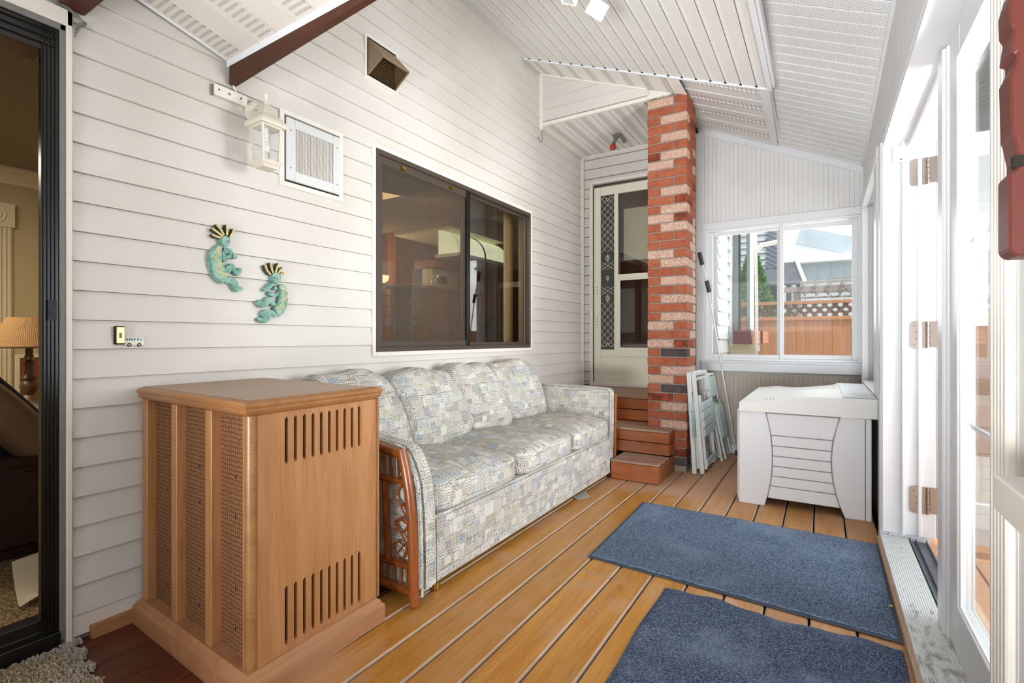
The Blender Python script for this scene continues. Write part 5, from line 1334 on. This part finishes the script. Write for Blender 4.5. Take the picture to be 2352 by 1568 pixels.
# ================================================================== LIVING ROOM BEHIND THE PATIO DOOR
lr = struct('wall_living', label='beige interior walls seen through the patio door')
bw = flat('beige_interior_wall', (176, 160, 126), .8, n=.04, ns=3)
MB().box((-6.3, -2.2, 0), (-6.2, 2.0, 2.9)).build('wall_face', bw, lr)
MB().box((-6.2, -2.3, 0), (WL - .13, -2.2, 2.9)).box((-6.3, 1.95, 0), (WL - .13, 2.05, 2.9)).build('wall_face', bw, lr)
g = G('popcorn_ceiling', .95, .1); n = g.noise(g.pos(), 60, 3, .7); g.col(g.mix(n, srgb(140, 132, 120), srgb(176, 168, 154))); g.bump(n, 1, .02)
c = MB().box((-6.3, -2.3, 2.56), (WL - .13, 2.05, 2.66)).build('ceiling_living', g.mat, None); c['kind'] = 'structure'
c = MB().box((-6.3, -2.3, -.02), (WL - .13, 2.0, .04)).build('floor_living', M['carpet'], None); c['kind'] = 'structure'
wt = flat('cream_moulding', (206, 194, 166), .6)
MB().prism([(0, 2.56), (.09, 2.56), (.09, 2.54), (.06, 2.51), (.05, 2.48), (.02, 2.45), (.015, 2.42), (0, 2.42)], lambda u, v, t: (-6.2 + u, t, v), -2.2, 1.95).build('crown_moulding', wt, lr)
MB().box((-6.2, -2.2, 2.56), (-6.13, 1.95, 2.585)).build('crown_band', flat('tan_band', (136, 116, 84), .7), lr)  # tan band along the top of the crown moulding
fc = onX(-6, 600, -6.17)
m = MB().box((-6.2, fc.y - .16, .04), (-6.18, fc.y + .10, 2.03))
for i in range(8): m.box((-6.18, fc.y - .15 + i * .031, .3), (-6.165, fc.y - .132 + i * .031, 2.03))
m.box((-6.2, fc.y - .17, 2.03), (-6.15, fc.y + .11, 2.24)); m.build('fluted_casing', wt, lr)
MB().lathe([(.08, 0), (.08, .01), (.06, .004), (.05, .015), (.03, .006), (.02, .02)], (-6.15, fc.y - .03, 2.135), 'x', 20).build('rosette', wt, lr, True)
# lamp
lc = Vector((-4.55, 1.20, 0)); lp = thing('table_lamp', 'turned table lamp with pleated tan shade inside the living room', 'lamp', lc + Vector((0, 0, .62)))
lc = onX(67, 790, -4.5); lc.z = 0
g = G('pleated_shade', .8, .2); x, y, z = g.sep(g.coord()); an = g.m('ARCTAN2', y, x); pl_ = g.m('SINE', an * 110.)
g.col(g.mix(g.smooth(pl_, -1, 1), srgb(128, 98, 62), srgb(160, 126, 86))); g.bump(pl_, .3, .003)
lamp_org = lc
lp.location = lc; ORG[lp.as_pointer()] = lc.copy()
MB().lathe([(.205, .985), (.112, 1.18)], lc, 'z', 40).build('shade', g.mat, lp, True)
MB().lathe([(.207, .980), (.207, .990)], lc, 'z', 40).build('shade_rim', flat('dark_braid', (96, 66, 40), .8), lp)
lw = flat('carved_lamp_wood', (104, 78, 54), .35, .5)
MB().lathe([(.02, .985), (.02, .93), (.026, .925), (.026, .90), (.018, .89), (.034, .885), (.034, .875), (.024, .86), (.028, .81), (.04, .79), (.045, .78), (.03, .765), (.046, .745), (.05, .72), (.034, .69), (.024, .67), (.036, .66), (.04, .645), (.05, .63), (.06, .62)], lc, 'z', 20).build('stem', lw, lp, True)
MB().lathe([(.021, .93), (.026, .925), (.026, .90), (.021, .895)], lc, 'z', 16).build('brass_collar', M['brass'], lp, True)
tb = thing('end_table', 'dark end table under the table lamp in the living room', 'table', (lc.x, lc.y, .04))
MB().box((lc.x - .28, lc.y - .25, .58), (lc.x + .28, lc.y + .25, .62)).build('top', lw, tb, bevel=.006)
for sx in (-1, 1):
    for sy in (-1, 1): MB().box((lc.x + sx * .24 - .02, lc.y + sy * .21 - .02, .04), (lc.x + sx * .24 + .02, lc.y + sy * .21 + .02, .58)).build('leg', lw, tb)
pc = onX(75, 860, -6.18)
pf = thing('framed_picture', 'small framed dark red picture behind the table lamp', 'picture', (-6.2, pc.y + .1, .6))
MB().frame(XY(-6.19), pc.y - .12, .45, pc.y + .45, .90, .035, -.01, .015).build('frame', wt, pf, bevel=.004)
MB().box((-6.2, pc.y - .09, .48), (-6.185, pc.y + .42, .87)).build('picture', flat('dark_red_print', (120, 58, 36), .6), pf)
# recliner
rc = thing('recliner', 'brown leather recliner with black throw inside the patio door', 'chair', (-3.6, .85, .04))
br = flat('brown_leather', (120, 92, 66), .45, .4, n=.15, ns=8); bd = flat('dark_brown_leather', (54, 30, 22), .5, .3, n=.2, ns=10)
MB().box((-4.1, .45, .06), (-3.05, 1.16, .50)).build('base', bd, rc, True, bevel=.06, seg=3)
def rot_pad(c_, h_, ang, mat, name, n=4):
    rm = Matrix.Rotation(ang, 3, 'X')
    mb = pad(c_, h_, n, 10, lambda q, p: rm @ q); o = mb.build(name, mat, rc, True); return o
rot_pad((-3.45, .83, .60), (.34, .10, .36), math.radians(38), br, 'backrest')
rot_pad((-3.45, .98, .54), (.30, .09, .20), math.radians(38), bd, 'lumbar_pad')
rot_pad((-3.50, 1.10, .50), (.30, .14, .08), math.radians(-10), bd, 'arm')
rot_pad((-3.44, .79, .655), (.28, .115, .37), math.radians(38), flat('black_throw', (24, 22, 22), .9), 'throw')
rot_pad((-3.25, 1.08, .66), (.10, .06, .05), 0, flat('white_cloth', (186, 178, 166), .9), 'white_cloth')
cu = thing('floor_curtain', 'corner of a pale curtain trailing on the carpet inside', 'curtain', (-3.0, .8, .04))
a = onZ(45, 1400, .045); b_ = onZ(95, 1310, .1)
m = MB(); pts = []
for j in range(7):
    for i in range(7):
        s, t = i / 6, j / 6
        m.v.append(Vector((a.x + (b_.x - a.x) * t * .9 - .05 * s, a.y + .35 * s * (1 - t * .5) + .02 * t, .045 + .12 * t * t + .02 * math.sin(s * 12) * (1 - t) + .01)))
for j in range(6):
    for i in range(6): k = j * 7 + i; m.f.append((k, k + 1, k + 8, k + 7)); m.m.append(0)
m.build('fabric', flat('pale_curtain', (196, 182, 156), .9), cu, True)

# ================================================================== KITCHEN BEHIND THE WINDOW
kr = struct('wall_kitchen', label='brown kitchen walls seen through the kitchen window')
kb = flat('brown_kitchen_wall', (116, 92, 72), .8, n=.05, ns=3)
MB().box((-6.3, 2.05, 0), (-6.2, 7.6, 2.9)).box((-6.3, 7.5, 0), (WL - .13, 7.6, 2.9)).box((WL - .5, 5.25, 0), (WL - .13, 7.6, 2.9)).build('wall_face', kb, kr)
rb = flat('terracotta_wall', (150, 92, 62), .8)
MB().box((-5.0, 4.85, 0), (-4.85, 5.9, 2.5)).build('partition', rb, kr)
MB().box((-4.86, 4.80, 0), (-4.80, 4.90, 2.5)).build('partition_post', flat('orange_wood_post', (186, 112, 66), .5), kr)
c = MB().box((-6.3, 2.05, 2.5), (WL - .13, 7.6, 2.6)).build('ceiling_kitchen', flat('dim_ceiling', (168, 158, 140), .9), None); c['kind'] = 'structure'
c = MB().box((-6.3, 2.05, -.02), (WL - .13, 7.6, .02)).build('floor_kitchen', flat('brown_vinyl_floor', (110, 84, 62), .5), None); c['kind'] = 'structure'
MB().box((-6.25, 3.3, 2.3), (-2.6, 4.35, 2.5)).build('bulkhead', flat('taupe_bulkhead', (130, 114, 94), .8), kr)
MB().box((-4.4, 4.45, 2.28), (-3.5, 6.2, 2.5)).build('bulkhead', flat('pale_bulkhead', (190, 182, 156), .8), kr)
# doorway trim far left
wt2 = flat('white_door_trim', (196, 184, 164), .6)
MB().box((-6.2, 4.9, 0), (-6.17, 5.0, 2.15)).box((-6.2, 3.9, 2.1), (-6.17, 5.0, 2.2)).build('doorway_trim', wt2, kr)
kv = thing('light_valance', 'curved glowing kitchen light valance seen through the window', 'lamp', (-3.6, 5.1, 2.0))
m = MB(); prof = [(-.0, 2.28)] + [(.28 * math.sin(math.radians(a_)), 2.0 + .28 * math.cos(math.radians(a_))) for a_ in range(0, 91, 15)] + [(.0, 2.0)]
for (y0, y1) in ((4.5, 5.03), (5.05, 5.55)):
    MB().prism([(p, q) for p, q in prof], lambda u, v, t: (-3.75 + u, t, v), y0, y1).build('diffuser', emit('glowing_diffuser', (226, 238, 206), .62), kv)
MB().prism([(p * 1.03, 2.0 + (q - 2.0) * 1.03) for p, q in prof], lambda u, v, t: (-3.75 + u, t, v), 5.03, 5.05).build('rib', M['gap'], kv)
MB().box((-3.78, 4.48, 1.965), (-3.44, 5.57, 2.0)).build('rail', M['white'], kv)
MB().prism([(p * 1.02, 2.0 + (q - 2.0) * 1.02) for p, q in prof], lambda u, v, t: (-3.75 + u, t, v), 5.55, 5.6).build('end_cap', wt2, kv)
oak = mat_wood('kitchen_oak', (164, 108, 66), (144, 90, 52), (104, 64, 38), 2, 1, .45, .3, .2)
def cabinet(y0, y1, z0, z1, X, label, grp='oak wall cabinets in the kitchen'):
    t = thing('wall_cabinet', label, 'cabinet', (X, (y0 + y1) / 2, z0), grp)
    MB().box((X - .33, y0, z0), (X, y1, z1)).build('body', oak, t)
    n = max(1, round((y1 - y0) / .38)); w = (y1 - y0) / n
    for i in range(n):
        a_, b_ = y0 + i * w + .012, y0 + (i + 1) * w - .012
        d_ = MB().box((X, a_, z0 + .012), (X + .018, b_, z1 - .012)).build('door', oak, t, bevel=.003)
        MB().frame(XY(X + .018), a_ + .06, z0 + .07, b_ - .06, z1 - .07, .012, -.002, .004).build('raised_panel', M['bronze'] if 0 else oak, d_)
cabinet(4.52, 5.0, 1.87, 1.955, -3.80, 'oak kitchen wall cabinet under the left end of the glowing valance')
cabinet(5.02, 5.75, 1.30, 1.955, -3.80, 'oak kitchen wall cabinet under the right end of the glowing valance')
fr_ = thing('refrigerator', 'pale refrigerator with a dark dispenser inside the kitchen', 'refrigerator', (-3.95, 4.7, 0))
MB().box((-4.02, 4.52, .02), (-3.86, 5.0, 1.86)).build('body', flat('pale_appliance', (196, 194, 166), .4), fr_, bevel=.01)
MB().box((-3.862, 4.60, 1.70), (-3.852, 4.78, 1.78)).build('dispenser', M['gap'], fr_)
ct = thing('room_divider', 'dark brown wooden room divider inside the kitchen window', 'cabinet', (-3.2, 3.8, .02))
dkb = flat('dark_brown_wood', (84, 66, 50), .5, n=.2, ns=4)
MB().box((-3.30, 3.3, .02), (-3.05, 4.32, 1.49)).build('carcass', dkb, ct)
MB().box((-3.34, 3.26, 1.49), (-3.02, 4.36, 1.52)).build('top', dkb, ct, bevel=.005)
for y in (3.35, 3.85): MB().box((-3.05, y, .5), (-3.035, y + .42, 1.4)).build('door', dkb, ct, bevel=.003)
a = onX(1003, 640, -3.18)
jr = thing('glass_jar', 'glass jar standing on the brown room divider', 'jar', (a.x, a.y, 1.52))
MB().lathe([(.045, 0), (.05, .01), (.05, .09), (.035, .11)], (a.x, a.y, 1.52), 'z', 16).build('jar', M['glass'], jr, True)
MB().lathe([(.037, .11), (.037, .13)], (a.x, a.y, 1.52), 'z', 16).build('lid', M['steel'], jr)
ck = thing('wall_clock', 'round clock in a dark panel on the terracotta kitchen wall', 'clock', (-4.84, 5.2, 1.8))
a = onX(977, 618, -4.83)
MB().box((-4.85, a.y - .09, a.z - .17), (-4.83, a.y + .09, a.z + .13)).build('back_board', lw, ck, bevel=.004)
MB().lathe([(.068, 0), (.068, .012), (.058, .014)], (-4.83, a.y, a.z + .03), 'x', 24).build('dial', flat('clock_dial', (196, 178, 132), .5), ck)
tc = thing('torchiere_lamp', 'lit torchiere floor lamp at the left edge of the kitchen window', 'lamp', (-4.5, 4.3, .02))
a = onX(878, 640, -4.5)
MB().lathe([(.014, -a.z), (.014, -.04), (.03, -.03)], a, 'z', 12).build('stand', M['bronze'], tc, True)
MB().lathe([(.03, -.05), (.07, -.02), (.085, .035)], a, 'z', 20).build('bowl', emit('lit_glass_bowl', (255, 226, 180), 1.6), tc, True)
MB().lathe([(.13, -a.z + .0), (.13, -a.z + .03)], a, 'z', 20).build('base', M['bronze'], tc)
pt = bpy.data.lights.new('torchiere_bulb', 'POINT'); pt.energy = 8; pt.color = (1, .8, .55); pt.shadow_soft_size = .08
o = bpy.data.objects.new('torchiere_bulb', pt); COL.objects.link(o); o.location = a + Vector((0, 0, .1))
wc_ = thing('kitchen_drape', 'sheer beige drape hanging at the right side of the kitchen window', 'curtain', (-2.4, 3.7, 1))
m = MB()
for i in range(25):
    for z in (.9, 2.3): m.v.append(Vector((-2.42 + .012 * math.sin(i * 1.6), 3.80 + i * .006, z)))
for i in range(24): m.f.append((2 * i, 2 * i + 2, 2 * i + 3, 2 * i + 1)); m.m.append(0)
m.build('fabric', flat('beige_drape', (168, 148, 112), .8), wc_, True)

# ================================================================== OUTSIDE
og = struct('floor_outside'); og.name = 'floor_ground'
MB().box((-14, 5.15, -.45), (14, 26, -.35)).box((.45, -10, -.45), (14, 5.15, -.35)).build('ground', flat('pale_paving', (190, 182, 170), .9, n=.1, ns=2), og)
dk_ = struct('floor_outside_deck'); 
for i in range(9): MB().box((.455 + i * .15, -1.2, -.035), (.455 + i * .15 + .143, 3.9, -.005)).build('plank', flat('sunlit_deck_board', (206, 160, 122), .7) if i == 0 else bpy.data.materials['sunlit_deck_board'], dk_, bevel=.004)
# house wall beyond the end wall
wo = struct('wall_house_outside', label='white siding of the house seen through the end window')
XH = -.85
siding(wo, lambda a, z, t: (XH - .012 + t, a, z), 5.15, 5.86, -.3, 3.2, lambda a: 3.2, [], M['siding_out'], pitch=.135, lip=.016)
MB().box((XH - .2, 5.15, -.4), (XH - .015, 5.9, 3.3)).build('sheathing', M['siding_out'], wo)
MB().box((XH - .03, 5.85, -.3), (XH + .02, 5.9, 3.2)).build('corner_trim', M['white'], wo)
bay = thing('bay_window', 'dark framed bay window standing out from the neighbouring wall', 'window', (-.72, 6.1, 1.0))
gm = flat('grey_green_frame', (110, 120, 118), .4)
for (x, w) in ((-.80, .055), (-.675, .035)): MB().box((x - w / 2, 5.9, .95), (x + w / 2, 5.96, 2.6)).build('mullion', gm, bay, bevel=.004); MB().box((x + w / 2, 5.905, .95), (x + w / 2 + .018, 5.95, 2.6)).build('mullion', M['darkplastic'], bay)
MB().box((-.66, 5.9, .8), (-.625, 5.97, 2.7)).build('corner_post', M['white'], bay)
MB().box((-.86, 5.9, .9), (-.63, 6.6, .975)).build('shelf', M['white'], bay)
MB().box((-.77, 5.93, .98), (-.69, 5.935, 2.6)).build('pane', M['glass'], bay)
pb = thing('planter_box', 'maroon planter box hung below the outside bay window', 'planter', (-.72, 5.85, .98))
mp = flat('maroon_wood', (108, 58, 56), .5); pk = flat('salmon_wood', (206, 150, 124), .7)
MB().box((-.80, 5.74, .985), (-.63, 5.76, 1.135)).build('end_board', mp, pb, bevel=.003)
MB().box((-.80, 5.76, .985), (-.63, 5.88, 1.0)).build('bottom_board', mp, pb)
for i in range(3): MB().box((-.622, 5.755, .988 + i * .048), (-.607, 7.4, 1.032 + i * .048)).build('side_slat', pk, pb, bevel=.002)
MB().box((-.606, 6.40, .985), (-.592, 6.52, 1.135)).build('cleat', mp, pb)
for i in range(4):
    pts = [(-.79 + i * .045 + .016 * math.cos(q * .6), 5.75, .955 + .018 * math.sin(q * .6)) for q in range(10)]
    MB().tube(pts, .003, 6).build('wire_scroll', M['brass'], pb, True)
MB().box((-.84, 5.78, .80), (-.60, 5.80, .985)).build('backboard', flat('cream_board', (206, 192, 160), .7), pb)
# fence
YF = 8.0
fn_ = thing('wooden_fence', 'orange-brown board fence with lattice top behind the end window', 'fence', (0, YF, -.35))
ced = mat_wood('cedar_fence', (190, 140, 102), (176, 124, 88), (142, 96, 66), 2, 1, .7, .2, .3)
latt = flat('weathered_lattice', (116, 88, 70), .8, n=.1)
x = -2.6
while x < 6:
    MB().box((x, YF, -.35), (x + .104, YF + .02, 1.30)).build('fence_board', ced, fn_, bevel=.004); x += .104
for (z0, z1, dy) in ((1.515, 1.56, .03), (1.295, 1.345, .025)): MB().box((-2.6, YF - dy, z0), (6, YF + .05, z1)).build('rail', ced, fn_, bevel=.004)
i = 0; x = -2.6
while x < 2.6:
    MB().bar((x, YF + .004, 1.345), (x + .17, YF + .004, 1.515), .036, .006, (0, 1, 0)).build('lattice_slat', latt, fn_)
    MB().bar((x + .17, YF + .012, 1.345), (x, YF + .012, 1.515), .036, .006, (0, 1, 0)).build('lattice_slat', latt, fn_)
    x += .118
# tree behind the fence
tr = thing('cedar_tree', 'narrow green cedar tree rising behind the fence', 'tree', (-1.25, 9.3, -.35))
MB().lathe([(.05, 0), (.03, 2.2)], (-1.25, 9.3, -.35), 'z', 8).build('trunk', flat('bark', (90, 70, 54), .9), tr)
m = MB(); base = onY(1728, 640, 9.3)
for i in range(5200):
    z = R.uniform(.6, 2.55); rr = .48 * (1 - ((z - .6) / 1.97) ** 1.5) + .01; a_ = R.uniform(0, 6.283); r_ = rr * math.sqrt(R.uniform(.4, 1))
    p = Vector((base.x + r_ * math.cos(a_), 9.3 + r_ * math.sin(a_), z)); d_ = Vector((math.cos(a_), math.sin(a_), R.uniform(.2, 1.2))).normalized() * R.uniform(.03, .06); s_ = d_.cross(Vector((R.uniform(-1, 1), R.uniform(-1, 1), R.uniform(-1, 1)))).normalized() * .011
    m.add([p - s_, p + s_, p + d_ + s_ * .3, p + d_ - s_ * .3], [(0, 1, 2, 3)])
g = G('cedar_foliage', .7, .2); n = g.noise(g.pos(), 14, 2); g.col(g.ramp(n, (.3, srgb(34, 84, 40)), (.55, srgb(84, 140, 62)), (.75, srgb(176, 196, 92))))
m.build('foliage', g.mat, tr, kind='stuff')
# neighbour houses
def house(name, label, loc): return thing(name, label, 'house', loc)
nh = house('neighbour_house', 'large white neighbouring house with pale grey shadow bands', (1.5, 15, -.35))
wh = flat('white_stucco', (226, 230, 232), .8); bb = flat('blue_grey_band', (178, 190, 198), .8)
MB().box((-2.6, 15, -.35), (9, 20, 5.8)).build('wall', wh, nh)
a = onY(1835, 540, 14.98); b_ = onY(1975, 580, 14.98)
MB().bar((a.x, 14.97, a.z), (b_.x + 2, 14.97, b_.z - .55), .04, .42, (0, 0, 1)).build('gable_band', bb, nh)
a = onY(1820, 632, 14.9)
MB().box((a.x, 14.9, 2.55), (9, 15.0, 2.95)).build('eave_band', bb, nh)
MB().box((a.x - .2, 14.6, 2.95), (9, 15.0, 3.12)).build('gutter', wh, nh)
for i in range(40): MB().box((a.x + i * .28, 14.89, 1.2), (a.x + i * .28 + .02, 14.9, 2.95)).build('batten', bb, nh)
dh = house('shingled_house', 'dark louvred house corner behind the cedar tree', (-1.3, 11, -.35))
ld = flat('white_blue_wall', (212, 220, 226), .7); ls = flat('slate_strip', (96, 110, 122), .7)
a = onY(1760, 600, 11); b_ = onY(1790, 600, 11)
MB().box((-5, 11, -.35), (a.x, 14, 4.2)).box((a.x, 11.0, -.35), (b_.x, 11.4, 4.2)).build('wall', ld, dh)
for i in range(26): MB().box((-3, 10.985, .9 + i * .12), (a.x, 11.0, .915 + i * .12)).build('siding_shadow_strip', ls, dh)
for i in range(34): MB().bar((a.x, 10.98, 3.7 - i * .09), (b_.x, 10.98, 3.7 - i * .09 - .14), .03, .045, (0, 0, 1)).build('louvre_slat', ls, dh)
# dark roofed shed
sd = house('gazebo_roof', 'small dark shingled gazebo roof seen above the fence', (-.1, 10.5, -.35))
a = onY(1803, 600, 10.5); b_ = onY(1846, 650, 10.5); c = onY(1822, 605, 10.5)
MB().add([(a.x - 1.2, 10.4, b_.z), (b_.x, 10.4, b_.z), (c.x, 11.2, c.z + .12), (a.x - 1.2, 11.2, c.z + .12)], [(0, 1, 2, 3)]).add([(a.x - 1.2, 10.4, b_.z - .03), (b_.x, 10.4, b_.z - .03), (b_.x, 10.4, b_.z), (a.x - 1.2, 10.4, b_.z)], [(0, 1, 2, 3)]).build('roof', flat('dark_slate_roof', (92, 98, 104), .8, n=.2, ns=9), sd)
MB().bar((b_.x + .02, 10.38, b_.z), (c.x + .02, 11.2, c.z + .15), .06, .05).build('hip_cap', ld, sd)
MB().box((a.x + .02, 10.5, -.35), (a.x + .1, 10.6, b_.z)).box((b_.x - .12, 10.5, -.35), (b_.x - .05, 10.6, b_.z)).build('post', M['alum'], sd)
pg = thing('pergola', 'grey pergola with string lights beyond the fence', 'pergola', (.5, 10, -.35))
a = onY(1830, 665, 10); b_ = onY(1985, 655, 10); gp = flat('grey_pergola_wood', (160, 152, 148), .8)
MB().bar((a.x - .3, 10, a.z), (b_.x + 3, 10, a.z + .02), .05, .09, (0, 0, 1)).build('beam', gp, pg)
for i in range(14): MB().box((a.x + .05 + i * .2, 9.9, a.z + .03), (a.x + .09 + i * .2, 12, a.z + .14)).build('rafter', gp, pg)
for xx in (a.x - .05, a.x + 3): MB().box((xx, 10, -.35), (xx + .09, 10.09, a.z)).build('post', gp, pg)
for i in range(7): MB().box((a.x + .05, 10.6, 1.5 + i * .09), (a.x + 1.4, 10.62, 1.53 + i * .09)).build('rear_slat', gp, pg)
m = MB()
for i in range(5): m.tube([(a.x + .4 + i * .3 + s * .3, 9.95, a.z - .02 - .28 * math.sin(math.pi * s) * .5) for s in (0, .25, .5, .75, 1)], .004, 4)
m.build('light_string', M['darkplastic'], pg)
# bent cream downpipe outside the end window
dp = MB().tube([(-.612, 5.66, -.38)] + [onY(1735 + k, y, 5.66) for k, y in ((3, 800), (3, 700), (1, 560), (0, 470))], .013, 8).tube([onY(1736, 575, 5.66), onY(1750, 563, 5.66), onY(1785, 555, 5.66)], .022, 8).build('downpipe', flat('cream_pipe', (222, 216, 200), .5), None, True)
tag(dp, 'cream forked pipe outside the end window by the bay', 'pipe')
# right-hand garden
hg = thing('garden_hedge', 'green garden hedge seen through the patio doors', 'hedge', (3, 12, -.35))
m = MB()
for i in range(5000):
    p = Vector((R.uniform(2.0, 6), R.uniform(9, 9.6), R.uniform(-.3, 2.2))); d_ = Vector((R.uniform(-1, 1), -1, R.uniform(-.5, 1))).normalized() * .07; s_ = d_.cross(Vector((R.uniform(-1, 1), 0, 1))).normalized() * .03
    m.add([p - s_, p + s_, p + d_ + s_ * .3, p + d_ - s_ * .3], [(0, 1, 2, 3)])
m.build('foliage', g.mat, hg, kind='stuff')
